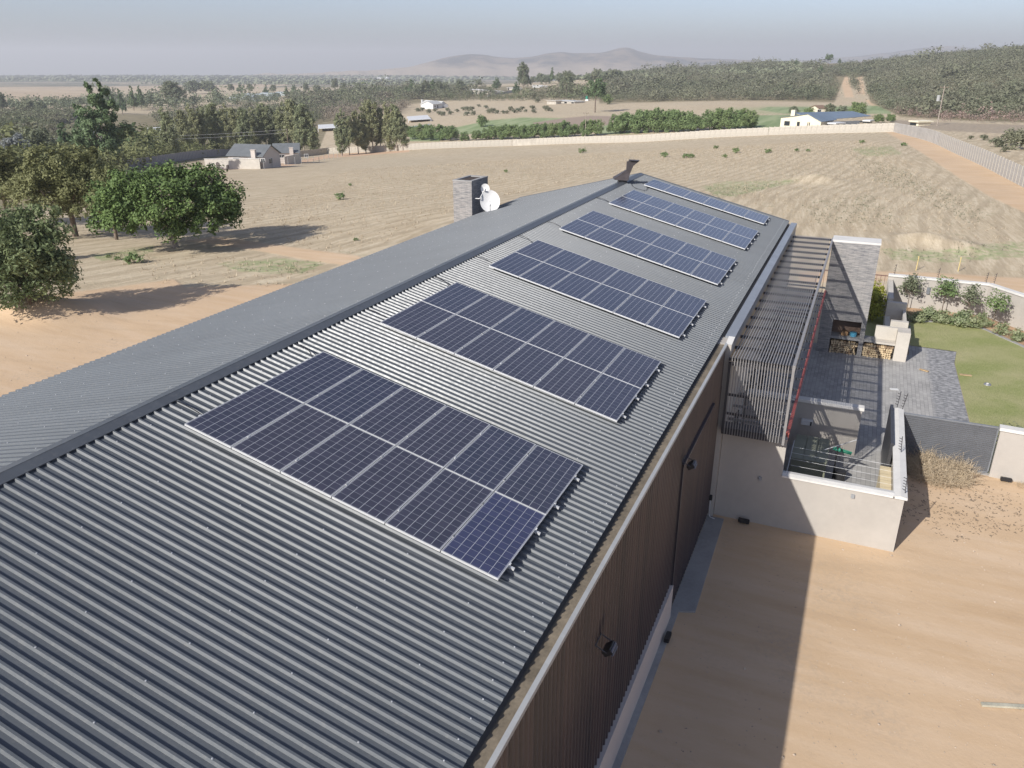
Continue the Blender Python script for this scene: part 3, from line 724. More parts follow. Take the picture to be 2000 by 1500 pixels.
# ---------------------------------------------------------------- solar panels
PW, PL, GW, GL = .992, 1.956, .018, .019
def make_panel(mat):
    root = empty('solar_panel')
    f = MB(); t = .011
    f.box(0, PW, 0, t, -.04, 0); f.box(0, PW, PL - t, PL, -.04, 0); f.box(0, t, t, PL - t, -.04, 0); f.box(PW - t, PW, t, PL - t, -.04, 0)
    f.build('frame', MAT['alu'], root)
    g = MB(); g.box(t, PW - t, t, PL - t, -.008, -.0015); g.build('glass', mat, root)
    return root
def make_clamp():
    c = MB(); c.box(-.012, .012, -.025, .025, -.006, .008); c.tube((0, 0, .008), (0, 0, .013), .005, .005, 6); return c
pn = make_panel(MAT['cells']); pb = make_panel(MAT['cells_blue']); used = False
V0 = [0.0, 6.141, 12.187, 18.277, 24.295, 30.091]; U0 = [0, .017, .02, -.004, .02, .032]
wname = ['nearest', 'second', 'third', 'fourth', 'fifth', 'farthest']
clampm = make_clamp(); clamp0 = None
for a, v0 in enumerate(V0):
    for r in range(2 if a < 5 else 1):
        for k in range(6):
            special = (a == 0 and r == 0 and k == 5)
            if special: o = pb
            elif not used: o = pn; used = True
            else: o = copy_tree(pn)
            u = U0[a] + k * (PW + GW); v = v0 + r * (PL + GL)
            o.location = RP(u, v, 0); o.rotation_euler = (0, R(14), 0)
            rowt = '' if a == 5 else (' in its front row' if r == 0 else ' in its back row')
            kt = ['touching the ridge end', 'second from the ridge end', 'third from the ridge end', 'third from the eave end', 'second from the eave end', 'at the eave end'][k]
            lab = 'bluer solar panel at the near eave corner of the nearest array' if special else \
                'dark solar panel %s of the %s array%s' % (kt, wname[a], rowt)
            tag(o, lab, 'solar panel', 'solar panels on the shed roof')
            # clamps in the gaps
            for q in (.42, 1.5):
                if clamp0 is None: c = clampm.build('clamp', MAT['alu'], o); clamp0 = c
                else: c = clamp0.copy(); col.objects.link(c); c.parent = o
                c.location = (PW + GW / 2 if k < 5 else PW + .012, q, 0)
    # rails under the array run down the slope
    nr = 4 if a < 5 else 2
    for j, off in enumerate([.42, 1.5, PL + GL + .42, PL + GL + 1.5][:nr]):
        m = MB(); L = 6 * (PW + GW) + .10
        pts = [(-.07, off - .02, -.082), (L - .02, off - .02, -.082), (L - .02, off + .02, -.082), (-.07, off + .02, -.082)]
        m.prism(pts, (0, 0, .040)); 
        ro = m.build('mounting_rail', MAT['alu'])
        ro.location = RP(U0[a], v0, 0); ro.rotation_euler = (0, R(14), 0)
        tag(ro, 'aluminium mounting rail under the %s panel array, %s of %s from its front edge' % (wname[a], ORD[j], 'four' if nr == 4 else 'two'), 'rail', 'rails under the panels')
        m = MB()
        for x in np.arange(.25, L, 1.03): m.box(x - .02, x + .02, off - .045, off + .045, -.108, -.083)
        b = m.build('bracket', MAT['alu'], ro)
# black cables from the ridge to the arrays
def cable(pts, label, r=.010):
    q = []
    for i in range(len(pts) - 1):
        p0 = Vector(pts[max(i - 1, 0)]); p1 = Vector(pts[i]); p2 = Vector(pts[i + 1]); p3 = Vector(pts[min(i + 2, len(pts) - 1)])
        for s in range(6):
            t = s / 6; q.append(.5 * ((2 * p1) + (-p0 + p2) * t + (2 * p0 - 5 * p1 + 4 * p2 - p3) * t * t + (-p0 + 3 * p1 - 3 * p2 + p3) * t ** 3))
    q.append(Vector(pts[-1])); m = MB(); m.poly(q, r, 6); o = m.build('cable', MAT['black'], None, tuple(q[0]), smooth=True)
    tag(o, label, 'cable', 'cables on the roof')
for a, v0 in enumerate(V0):
    e = NP + .05
    cable([RP(-.72, v0 + .55, e), RP(-.45, v0 + .48, e + .06), RP(-.2, v0 + .50, e + .03), RP(.1, v0 + .46, e)], 'black cable running from the ridge to the front row of the %s panel array' % wname[a])
    if a < 3: cable([RP(-.72, v0 + 3.95, e), RP(-.5, v0 + 3.75, e + .10), RP(-.25, v0 + 3.8, e + .04), RP(.1, v0 + 3.5, e)], 'black cable from the ridge to the back row of the %s panel array' % wname[a])
cable([RP(-.72, 32.0 - 1.6, NP + .05), RP(-.3, 29.3, NP + .05), RP(.3, 29.2, NP + .06), RP(.25, 30.1, NP + .05)], 'looped black cable in front of the farthest panel array')

# ---------------------------------------------------------------- flood lights on the brown cladding
def flood(loc, label):
    root = empty('flood_light', loc); tag(root, label, 'flood light', 'flood lights on the brown cladding')
    m = MB(); m.obox((.22, 0, -.08), (.07, 0, -.08), (0, .27, 0), (.14, 0, .11)); m.build('housing', MAT['black'], root, bevel=.006)
    m = MB()
    for k in range(4): m.obox((.28 + .010 * k, 0, -.02 - .028 * k), (.035, 0, .024), (0, .26, 0), (.007, 0, -.010))
    m.build('fin', plain('bluish fin', (.12, .14, .20), .4), root)
    m = MB(); m.tube((0, -.16, .05), (.22, -.16, -.05), .012); m.tube((0, .16, .05), (.22, .16, -.05), .012); m.tube((.02, -.16, .05), (.02, .16, .05), .012); m.build('bracket', MAT['dark_metal'], root)
flood((7.0, 1.55, -3.45), 'black flood light on brackets on the brown cladding nearer the camera')
flood((7.03, 7.95, -3.05), 'black flood light on the brown cladding above the sliding door edge')
# ================================================================= courtyard and yard
def solo(mb, name, mat, label, cat, group=None, bevel=0, org=None, smooth=False):
    if org is None:
        v = np.array([tuple(x) for x in mb.v]); org = (float(v[:, 0].mean()), float(v[:, 1].mean()), float(v[:, 2].min()))
    o = mb.build(name, mat, None, org, bevel=bevel, smooth=smooth); tag(o, label, cat, group); return o
def struct(mb, name, mat): o = mb.build(name, mat); o['kind'] = 'structure'; return o

# ground sheets
m = MB(); m.face([(7.1, 13.75, GZ + .03), (12.3, 13.9, GZ + .03), (12.35, 20.2, GZ + .03), (15.32, 20.05, GZ + .03), (15.22, 25.4, GZ + .03), (15.15, 31.8, GZ + .03), (15.35, 33.6, GZ + .03), (13.2, 33.7, GZ + .03), (13.2, 32.2, GZ + .03), (7.1, 32.2, GZ + .03)])
struct(m, 'paving', MAT['paver'])
curb = [G(*p)[0] for p in ((1768, 629), (1800, 630), (1823, 630), (1860, 631), (1890, 634), (1925, 646), (1962, 663), (1992, 676), (2040, 700), (2110, 740))]
m = MB(); lp = [(15.33, 20.15, 0), (15.23, 25.4, 0), (15.16, 31.8, 0), (15.36, 33.61, 0), (13.21, 33.71, 0), (11.3, 32.3, 0), (11.0, 35, 0), (11.2, 40.7, 0), (12.6, 40.7, 0)] + [(c[0], c[1], 0) for c in curb] + [(27, 22, 0), (27, 20.15, 0)]
m.face([(x, y, GZ + .045) for x, y, _ in lp]); struct(m, 'lawn', MAT['lawn'])
m = MB()
for a, b in zip(curb[:-1], curb[1:]): m.wallbox(a, b, .16, GZ, GZ + .09)
struct(m, 'kerb', MAT['concrete'])
m = MB(); m.face([(13.0, 40.85, GZ + .05)] + [(c[0], c[1], GZ + .05) for c in curb[1:]] + [(24.5, 30.6, GZ + .05), (18.75, 38.9, GZ + .05), (17.2, 40.9, GZ + .05)])
struct(m, 'flower_bed', plain('bed soil', (.42, .28, .17), .95, .2, 1.5))
m = MB(); m.prism([(7.04, -9.3, GZ), (7.22, -9.3, GZ), (7.22, 8.35, GZ), (7.62, 8.5, GZ), (7.52, 13.4, GZ), (7.0, 13.4, GZ)], (0, 0, .045)); struct(m, 'apron', MAT['concrete'])

# front courtyard wall: tall under the pergola, low to the right
YW = 13.72
wall = empty('courtyard_wall', (9.7, YW, GZ)); tag(wall, 'beige courtyard wall with white coping, tall under the pergola and low to its right corner', 'wall')
wo_ = (9.7, YW, GZ)
m = MB(); m.box(7.17, 9.03, YW - .1, YW + .12, GZ - .3, -4.70); m.build('tall_wall', MAT['plaster'], wall, wo_)
m = MB(); m.box(9.03, 12.40, YW - .1, YW + .12, GZ - .3, -5.92); m.box(12.18, 12.40, YW + .121, 20.35, GZ - .3, -5.92); m.build('low_wall', MAT['plaster'], wall, wo_)
m = MB(); m.prism([(9.031, YW - .16, -5.92), (9.031, YW - .16, -5.86), (9.031, YW + .01, -5.83), (9.031, YW + .20, -5.86), (9.031, YW + .20, -5.92)], (3.10, 0, 0))
m.prism([(12.10, YW - .16, -5.921), (12.10, YW - .16, -5.85), (12.29, YW - .16, -5.815), (12.47, YW - .16, -5.85), (12.47, YW - .16, -5.921)], (0, 20.5 - YW, 0)); m.build('coping', MAT['coping'], wall, wo_)
m = MB(); m.box(11.84, 12.17, 14.3, 16.9, GZ, -6.55); solo(m, 'garden_bench', plain('sandy plaster', (.60, .51, .34), .85, .06), 'sand coloured masonry bench inside the low courtyard wall corner', 'bench', bevel=.01)
m = MB(); m.box(12.02, 12.12, 17.0, 20.4, GZ + .05, -5.75); solo(m, 'open_gate', MAT['dark_metal'], 'open dark sliding gate leaf standing along the inside of the low side wall', 'gate')
# partition wall
m = MB(); px = 11.15
pw = empty('partition_wall', (10.0, 19.75, GZ)); tag(pw, 'short beige partition wall with white coping between yard and patio, striped by slat shadows', 'wall')
m.box(7.16, 11.12, 19.68, 19.88, GZ, -5.88); m.build('wall', MAT['plaster'], pw, (10.0, 19.75, GZ))
m = MB(); m.box(7.16, 11.18, 19.62, 19.94, -5.88, -5.76); m.build('coping', MAT['coping'], pw, (10.0, 19.75, GZ), bevel=.012)
# drying yard items
cab = empty('utility_cabinet', (9.65, 17.4, GZ)); tag(cab, 'low olive green cabinet with split lids in the small service yard', 'cabinet'); oc = (9.65, 17.4, GZ)
m = MB(); m.box(9.12, 10.22, 16.6, 18.5, GZ + .03, -6.72); m.build('body', MAT['olive'], cab, oc, bevel=.02)
for i in range(3):
    m = MB(); m.box(9.10 + i * .385, 9.47 + i * .385, 16.56, 18.54, -6.719, -6.67); m.build('lid', MAT['olive'], cab, oc, bevel=.012)
ac = empty('air_conditioner', (9.35, 19.45, -6.6)); tag(ac, 'small white air conditioner box on the partition wall behind the olive cabinet', 'air conditioner')
m = MB(); m.box(9.15, 9.55, 19.47, 19.67, -6.70, -6.50); m.build('casing', MAT['white'], ac, (9.35, 19.45, -6.6), bevel=.02)
m = MB(); m.box(9.47, 9.53, 19.455, 19.469, -6.68, -6.53); m.build('grille', MAT['black'], ac, (9.35, 19.45, -6.6))
wl = empty('washing_line', (9.2, 15.4, -6.3)); tag(wl, 'washing line wires with a rail strung over the service yard behind the low wall', 'washing line'); ow = (9.2, 15.4, -6.3)
m = MB(); m.tube((9.12, 14.2, -6.05), (9.12, 16.6, -6.05), .018); m.tube((9.12, 14.2, -6.05), (9.10, 14.2, -6.4), .015); m.build('rail', MAT['trim'], wl, ow)
for k in range(5):
    m = MB(); m.tube((9.12, 14.3 + k * .45, -6.05), (12.17, 14.35 + k * .45, -6.12), .0035, .0035, 5); m.build('wire', MAT['alu'], wl, ow)
ba = empty('rotary_dryer', (10.55, 17.6, GZ)); tag(ba, 'collapsed green folding clothes dryer beside the olive cabinet', 'clothes dryer'); ob = (10.55, 17.6, GZ)
m = MB(); m.tube((10.5, 17.6, GZ), (10.5, 17.6, -6.5), .025); m.build('post', MAT['dark_metal'], ba, ob)
m = MB()
for k in range(6): m.tube((10.35, 17.5 + .05 * k, -6.55), (10.95, 17.75 - .09 * k, -6.75 + .06 * k), .014)
m.build('arm', MAT['green'], ba, ob)
m = MB(); m.tube((10.1, 17.15, -6.45), (11.05, 18.15, -6.35), .014); m.build('rod', MAT['white'], ba, ob)
m = MB(); m.tube((10.7, 17.5, GZ + .03), (10.7, 17.5, GZ + .42), .17, .2, 14); solo(m, 'dark_bucket', MAT['black'], 'dark plastic bucket on the ground beside the green clothes dryer', 'bucket')

# ---------------------------------------------------------------- pergola of steel slats
pg = empty('pergola', (8.05, 13.2, -4.6)); tag(pg, 'grey slatted steel pergola with a slatted front screen and red lower beam', 'pergola')
og = (8.05, 13.2, -4.6); PX0, PX1, PZ, PY0, PY1 = 7.24, 8.97, -2.19, 13.12, 31.7
NS = 21; SP = (PX1 - .10 - PX0) / NS
def copies(mbk, name, mat, parent, locs, org):
    first = mbk.build(name, mat, parent, (0, 0, 0)); o = first
    for i, l in enumerate(locs):
        if i: o = first.copy(); col.objects.link(o); o.parent = parent
        o.location = Vector(l) - Vector(org)
m = MB(); m.box(-.013, .013, 0, PY1 - PY0, -.045, 0)
copies(m, 'slat', MAT['slat'], pg, [(PX0 + .02 + k * SP, PY0, PZ) for k in range(NS)], og)
m = MB(); m.box(-.011, .011, 0, .045, -4.62 - PZ, -.001)
copies(m, 'screen_slat', MAT['slat'], pg, [(PX0 + .02 + k * SP, PY0, PZ) for k in range(NS)], og)
# cross members below the slats
ys = [PY0 + .10 + k * (PY1 - PY0 - .2) / 17 for k in range(18)]
m = MB(); m.box(PX0 - .09 - PX0, PX1 - PX0 - .061, 0, .06, -.14, -.052)
copies(m, 'cross_member', MAT['dark_metal'], pg, [(PX0, y, PZ) for y in ys], og)
m = MB(); m.box(PX1 - .06, PX1 + .02, PY0 - .004, PY1, PZ - .16, PZ + .012); m.build('edge_beam', MAT['slat'], pg, og)
m = MB(); m.box(PX1 - .055, PX1 + .015, PY0 - .003, PY0 + .07, -4.66, PZ - .161); m.build('front_post', MAT['slat'], pg, og)
m = MB(); m.box(PX0 - .07, PX0 - .005, PY0 + .0, PY0 + .07, -4.60, PZ - .16); m.build('wall_post', MAT['dark_metal'], pg, og)
m = MB()
for z0, z1 in ((PZ - .26, PZ - .16), (-3.40, -3.33), (-4.00, -3.93)): m.box(PX0 - .004, PX1 - .056, PY0 + .047, PY0 + .10, z0, z1)
m.build('screen_rail', MAT['dark_metal'], pg, og)
m = MB(); m.box(PX0 - .07, PX1 - .056, PY0 + .047, YW - .105, -4.64, -4.42); m.build('screen_sill', MAT['dark_metal'], pg, og)
# lower frame: red beam, cross ties, and three walkway bars
m = MB(); m.box(PX1 - .01, PX1 + .075, YW + .13, 30.9, -4.66, -4.56); m.build('red_beam', MAT['red_metal'], pg, og)
m = MB(); m.box(-1.80, -.012, 0, .05, -.05, .03)
copies(m, 'tie', MAT['grey_metal'], pg, [(PX1, y, -4.62) for y in ys[1:]], og)
for dx in (.10, .20, .30):
    m = MB(); m.box(PX1 - dx - .012, PX1 - dx + .012, YW + .13, 30.9, -4.589, -4.55); m.build('walkway_bar', MAT['slat'], pg, og)
m = MB()
for k in range(16): m.obox((PX1 + .03, YW + .35 + k * .17, -4.9 + .0), (.02, 0, 0), (0, .05, .03), (0, -.02, .42))
m.build('red_louvre', MAT['red_metal'], pg, og)

# ---------------------------------------------------------------- stone braai wall
br = empty('fireplace_wall', (10, 31.4, GZ)); tag(br, 'tall grey ledge stone fireplace wall with white top and an open barbecue hearth', 'fireplace'); obr = (10, 31.4, GZ)
SX0, SX1, SY0, SY1, ST = 8.98, 11.05, 31.0, 32.1, -2.14
m = MB(); m.box(SX0, SX1, SY0, SY1, -5.98, ST - .09); m.box(SX0, 9.55, SY0, SY1, GZ, -5.981); m.box(10.84, SX1, SY0, SY1, GZ, -5.981)
m.box(9.551, 10.839, SY0 + .75, SY1, GZ, -5.981); m.build('stone_wall', MAT['stone'], br, obr)
m = MB(); m.box(SX0 - .01, SX1 + .02, SY0 - .01, SY1 + .01, ST - .09, ST); m.build('cap', MAT['coping'], br, obr)
m = MB(); m.box(9.552, 10.838, SY0 + .70, SY0 + .749, -6.8, -5.99); m.build('hearth_back', plain('brown fire brick', (.16, .11, .085), .9, .25, 4), br, obr)
m = MB(); m.box(9.552, 10.838, SY0 + .0, SY0 + .699, -6.92, -6.80); m.box(11.051, 11.50, SY0 + .06, SY0 + .70, -6.92, -6.80); m.build('hearth_shelf', MAT['concrete'], br, obr)
m = MB(); m.box(10.0, 10.3, SY0 + .2, SY0 + .5, -6.799, -6.58); solo(m, 'basket', plain('wicker', (.30, .18, .09), .9, .3, 12), 'brown woven basket on the hearth shelf', 'basket', bevel=.02)
m = MB(); m.tube((10.55, SY0 + .33, -6.799), (10.55, SY0 + .33, -6.60), .15, .17, 14); solo(m, 'blue_bowl', plain('blue bowl', (.10, .38, .55), .4, .15), 'blue and white bowl on the hearth shelf beside the basket', 'bowl')
# firewood stacked in the two niches
rs = random.Random(8)
wm = plain('cut firewood', (.58, .45, .28), .9, .35, 7)
wm2 = plain('firewood bark', (.26, .18, .11), .95, .3, 7)
for (x0, x1, lab) in ((9.57, 10.82, 'firewood logs stacked in the niche under the hearth'), (11.06, 12.42, 'firewood logs stacked in the niche under the beige counter')):
    row_ = 0
    z = GZ + .09; first = None
    while z < -6.98:
        x = x0 + .06 + rs.uniform(0, .05); cn = 0
        while x < x1 - .05:
            r = rs.uniform(.045, .075); m = MB(); y = SY0 + rs.uniform(.02, .10); k = rs.choice((5, 6, 7)); a0 = rs.uniform(0, 6)
            pr = [(x + r * math.cos(a0 + 6.283 * i / k) * rs.uniform(.7, 1.15), y, z + r * math.sin(a0 + 6.283 * i / k) * rs.uniform(.7, 1.1)) for i in range(k)]
            m.prism(pr, (rs.uniform(-.02, .02), .45, rs.uniform(-.02, .02)))
            o = m.build('firewood_log', wm if rs.random() < .75 else wm2, None, (x, y, z))
            cn += 1
            tag(o, 'split log, %s from left in layer %s %s' % (ordn(cn - 1), ['one', 'two', 'three', 'four', 'five', 'six', 'seven', 'eight', 'nine'][row_], 'under the hearth' if x0 < 10 else 'under the beige counter'), 'log', 'logs stacked %s' % ('under the hearth' if x0 < 10 else 'under the counter'))
            x += r * 1.75
        z += .105; row_ += 1
# beige counter, pier and stepped seats
bc = empty('garden_counter', (12.3, 32, GZ)); tag(bc, 'beige plastered counter with stepped garden seats running back to the garden wall', 'counter'); oo = (12.3, 32, GZ)
m = MB(); m.box(12.45, 13.02, SY0, SY0 + .62, GZ, -6.24); m.box(11.505, 12.449, SY0 + .05, SY0 + .62, -6.95, -6.86); m.box(11.06, 12.449, SY0 + .55, SY0 + .75, GZ, -6.951)
m.box(11.505, 13.02, SY0 + .621, SY0 + .85, GZ, -6.24); m.build('counter', MAT['plaster_pale'], bc, oo, bevel=.012)
m = MB(); m.box(12.16, 12.96, 32.75, 33.05, GZ, -6.24); m.box(12.80, 12.96, 33.051, 36.3, GZ, -6.60); m.box(12.25, 12.799, 34.2, 34.5, GZ, -6.9); m.box(12.0, 12.959, 36.301, 36.6, GZ, -6.24); m.box(12.0, 12.25, 33.1, 36.30, GZ, -7.0)
m.build('seat_wall', MAT['plaster_pale'], bc, oo, bevel=.012)
m = MB(); m.box(12.02, 12.28, 36.62, 40.88, GZ, -6.1); m.build('side_wall', MAT['plaster_pale'], bc, oo)
m = MB(); m.box(13.04, 13.09, 32.0, 33.4, GZ + .5, -6.55); m.build('side_panel', MAT['dark_metal'], bc, oo)
# garden wall with coping
gw = empty('garden_wall', (15, 41, GZ)); tag(gw, 'beige garden wall with white coping behind the planted bed at the far side of the lawn', 'wall'); ogw = (15, 41, GZ)
pts = [(12.0, 41.0), (17.15, 40.95), (18.7, 38.95), (24.6, 30.5)]
m = MB(); c = MB()
for i, (a, b) in enumerate(zip(pts[:-1], pts[1:])):
    m.wallbox(a, b, .22 - .004 * i, GZ - .3, -5.93); c.wallbox(a, b, .34 - .006 * i, -5.93 + .001 * i, -5.82 + .003 * i)
m.build('wall', MAT['plaster'], gw, ogw); c.build('coping', MAT['coping'], gw, ogw)
m = MB(); m.box(14.1, 14.28, 40.78, 40.87, -6.75, -6.35); w = m.build('wall_light', MAT['grey_metal'], None, (14.2, 40.8, -6.6), bevel=.02); tag(w, 'grey box light on the garden wall between the young trees', 'wall light')
# far slat fence between fireplace and garden wall
fe = empty('slat_fence', (11.2, 41, GZ)); tag(fe, 'thin rust coloured railing between the fireplace and the garden wall', 'fence')
m = MB(); m.box(8.0, 11.98, 40.97, 41.03, -5.98, -5.93); m.box(8.0, 11.98, 40.97, 41.03, GZ + .1, GZ + .16); m.build('rail', plain('rust brown steel', (.16, .09, .07), .6), fe, (11.2, 41, GZ))
m = MB(); m.box(-.013, .013, -.013, .013, 0, 1.62); copies(m, 'bar', plain('rusty bar', (.18, .10, .075), .6), fe, [(8.1 + .22 * k, 41, GZ + .16) for k in range(18)], (11.2, 41, GZ))
# corrugated sliding gate and the wall right of it
gt = empty('sliding_gate', (13.9, 20.1, GZ)); tag(gt, 'wide charcoal gate of horizontal ribbed sheet between the two beige walls', 'gate'); ogt = (13.9, 20.1, GZ)
V = []; zz = GZ + .10
pr = []
while zz < -5.95:
    for a, h in ((0, 0), (.028, 0), (.040, .028), (.054, .028), (.066, 0)): pr.append((min(zz + a, -5.93), h))
    zz += .0715
V = np.array([(x, 20.12 - h, z) for x in (12.42, 15.40) for z, h in pr]) - np.array(ogt); n = len(pr); i = np.arange(n - 1)
F = np.stack([i, n + i, n + i + 1, i + 1], 1)
link('ribbed_sheet', fastmesh('ribbed_sheet', V, F, MAT['gate']), gt)
m = MB(); m.box(12.41, 15.43, 20.09, 20.16, -5.94, -5.88); m.box(12.41, 15.43, 20.09, 20.16, GZ + .03, GZ + .11); m.box(15.401, 15.45, 20.085, 20.165, GZ + .111, -5.941); m.build('gate_frame', MAT['grey_metal'], gt, ogt)
m = MB(); m.box(12.4, 15.5, 20.0, 20.2, GZ, GZ + .035); m.build('gate_track', MAT['concrete'], gt, ogt)
fw = empty('front_wall', (17, 20, GZ)); tag(fw, 'beige boundary wall with white coping right of the ribbed gate', 'wall')
m = MB(); m.wallbox((15.48, 20.05), (27, 19.2), .22, GZ - .3, -5.92); m.build('wall', MAT['plaster'], fw, (17, 20, GZ))
m = MB(); m.wallbox((15.44, 20.05), (27, 19.2), .34, -5.92, -5.81); m.build('coping', MAT['coping'], fw, (17, 20, GZ))

# small fittings
def spot(x, y, rz, label):
    r = empty('ground_spotlight', (x, y, GZ), rz); tag(r, label, 'spotlight', 'black ground spotlights along the walls')
    m = MB(); m.box(-.17, .17, -.09, .03, .05, .17); m.build('housing', MAT['black'], r, bevel=.012)
    m = MB(); m.tube((-.1, 0, 0), (-.1, 0, .06), .015); m.tube((.1, 0, 0), (.1, 0, .06), .015); m.build('stake', MAT['dark_metal'], r)
    m = MB(); m.box(-.15, .15, .031, .036, .065, .155); m.build('lens', MAT['window'], r)
p = at_depth; 
spot(8.12, 13.45, 0, 'black ground spotlight at the foot of the tall courtyard wall in shade')
spot(15.95, 19.75, 0, 'black ground spotlight at the foot of the boundary wall right of the gate')
spot(7.18, 7.15, R(90), 'black ground spotlight at the foot of the shed plinth')
for (x, z, lab) in ((8.42, -6.12, 'small grey vent box on the shaded part of the courtyard wall'), (11.05, -6.12, 'small grey vent box on the sunlit part of the low courtyard wall')):
    m = MB(); m.box(x - .05, x + .05, YW - .155, YW - .1, z - .06, z + .06); o = solo(m, 'wall_vent', plain('vent grey', (.30, .31, .32), .6), lab, 'vent', 'vents on the courtyard wall', bevel=.008)
m = MB(); m.poly([Vector((7.05, 13.36, -7.05)), Vector((7.05, 13.36, -7.55)), Vector((7.10, 13.30, -7.63)), Vector((7.25, 13.25, -7.64))], .015, 8)
pipe = m.build('conduit', MAT['white'], None, (7.05, 13.36, -7.65), smooth=True); tag(pipe, 'thin white conduit at the foot of the pier beside the shed door', 'pipe')
m = MB(); m.box(7.0, 7.1, 13.31, 13.41, -7.06, -6.90); solo(m, 'outlet_box', MAT['black'], 'small black outlet box on the pier above the white conduit', 'outlet box', bevel=.01)
m = MB(); m.tube((14.57, 26.6, GZ + .045), (14.57, 26.6, GZ + .1), .13, .10, 16); sp_ = [a for a in [G(1928, 753)[0]]][0]
m = MB(); m.tube((0, 0, 0), (0, 0, .05), .16, .13, 18); o = m.build('lawn_light', MAT['grey_metal']); o.location = (sp_[0], sp_[1], GZ + .045); tag(o, 'small round uplight set in the lawn', 'lawn light')
m = MB(); m.tube((0, 0, .05), (0, 0, .07), .06, .05, 12); m.build('lens', MAT['coping'], o)
for (px, py, s, mt, nm, lab, rz) in ((1746, 763, (.34, .22, .02), 'white', 'white_tile', 'small white tile lying loose on the paving', .3), (1804, 726, (.42, .12, .04), 'wood', 'timber_offcut', 'short pale timber offcut lying on the paving', -.5),
                                 (1885, 735, (.5, .16, .03), 'wood', 'timber_scrap', 'broken tan timber scrap lying at the lawn edge', .1)):
    q = G(px, py)[0]; m = MB(); m.box(-s[0] / 2, s[0] / 2, -s[1] / 2, s[1] / 2, 0, s[2]); o = m.build(nm, MAT[mt], bevel=.004); o.location = (q[0], q[1], GZ + .055); o.rotation_euler = (0, 0, rz); tag(o, lab, 'tile' if mt == 'white' else 'timber')
q = G(1916, 1378)[0]; m = MB(); m.box(0, 3.2, -.05, .05, 0, .05); o = m.build('timber_batten', plain('grey batten', (.40, .38, .30), .8, .2)); o.location = (q[0], q[1], GZ + .012); o.rotation_euler = (0, R(-1), R(18)); tag(o, 'long weathered batten lying on the sand at the right edge', 'timber')

# electric fence posts on the walls
def fpost(x, y, z, h, lean, label, br=True):
    r = empty('electric_fence_post', (x, y, z)); tag(r, label, 'fence post', 'electric fence posts on the walls')
    m = MB(); m.tube((0, 0, 0), (lean, 0, h), .012, .012, 6); m.build('post', MAT['dark_metal'], r)
    m = MB()
    for k in range(5): m.tube((lean * (k + 1) / 6, 0, h * (k + 1) / 6), (lean * (k + 1) / 6 - .09, .02, h * (k + 1) / 6 + .02), .012, .009, 6)
    m.build('insulator', MAT['black'], r)
fpost(12.25, 20.4, -5.83, .62, .03, 'electric fence post with insulators at the far left corner of the side wall coping')
fpost(12.42, 20.3, -5.83, .62, .08, 'electric fence post leaning slightly right at the gate end of the side wall')
fpost(12.33, 16.6, -5.83, .55, -.05, 'electric fence post halfway along the side wall coping')
fpost(12.40, 13.85, -5.83, .55, -.03, 'electric fence post on the near corner of the low courtyard wall')
for x, lab in ((12.3, 'electric fence post at the left end of the garden wall'), (14.55, 'electric fence post on the middle of the garden wall'), (16.95, 'electric fence post just left of the garden wall bend'), (17.35, 'electric fence post just right of the garden wall bend')):
    fpost(x, 41.0, -5.83, .62, .03, lab)
for px, py, lab in ((1789, 528, 'left yellow steel standard standing in the dirt beyond the garden wall'), (1871, 530, 'right yellow steel standard standing in the dirt beyond the garden wall')):
    q = G(px, py)[0]; m = MB(); m.tube((0, 0, 0), (.02, 0, .95), .03, .03, 6); m.box(-.04, .04, -.04, .04, .93, .97); o = m.build('steel_standard', MAT['nest']); o.location = q; tag(o, lab, 'post', 'yellow standards beyond the garden wall')
# ================================================================= vegetation
def crown(name, lobes, n, size, mat, seed, clumps=None, sig=.16, flat=1.0, upb=.35, elong=1.5, inner=.15):
    """lobes: (cx,cy,cz,rx,ry,rz). leaves gather in clumps spread over the lobes' shells"""
    g = np.random.RandomState(seed); L = np.array(lobes, float); w = (L[:, 3] * L[:, 4] + L[:, 4] * L[:, 5] + L[:, 3] * L[:, 5]) ; w /= w.sum()
    K = clumps or max(12, n // 45)
    li = g.choice(len(L), K, p=w); d = g.normal(size=(K, 3)); d[:, 2] = d[:, 2] * .9 + .25; d /= np.linalg.norm(d, axis=1)[:, None]
    rad = np.where(g.rand(K) < inner, g.uniform(.3, .75, K), g.uniform(.78, 1.02, K))
    cc = L[li, :3] + d * L[li, 3:] * rad[:, None]; cr = L[li, 3:].mean(1) * sig * g.uniform(.7, 1.4, K)
    ci = g.randint(0, K, n); dd = g.normal(size=(n, 3)); dd /= np.linalg.norm(dd, axis=1)[:, None]
    P = cc[ci] + dd * (cr[ci] * g.uniform(.35, 1.15, n) * 1.6)[:, None] * np.array([1, 1, flat])
    nrm = dd * .55 + d[ci] * .45 + g.normal(size=(n, 3)) * .55; nrm[:, 2] += upb; nrm /= np.linalg.norm(nrm, axis=1)[:, None]
    t = np.cross(nrm, g.normal(size=(n, 3))); t /= np.linalg.norm(t, axis=1)[:, None]; b = np.cross(nrm, t)
    s = size * g.uniform(.6, 1.35, n)[:, None]
    q = np.stack([P - t * s * elong * .5, P - b * s * .42 + t * s * .05, P + t * s * elong * .5, P + b * s * .42 + t * s * .05], 1)
    V = q.reshape(-1, 3); F = np.arange(4 * n).reshape(n, 4)
    rv = np.clip(g.rand(K)[ci] * .6 + g.rand(n) * .4, 0, 1)
    return V, F, rv
def crown_mesh(name, *a, **k):
    mat = a[3]; V, F, rv = crown(name, *a, **k)
    return fastmesh(name, V, F, mat, [('rnd', 'FACE', rv)])
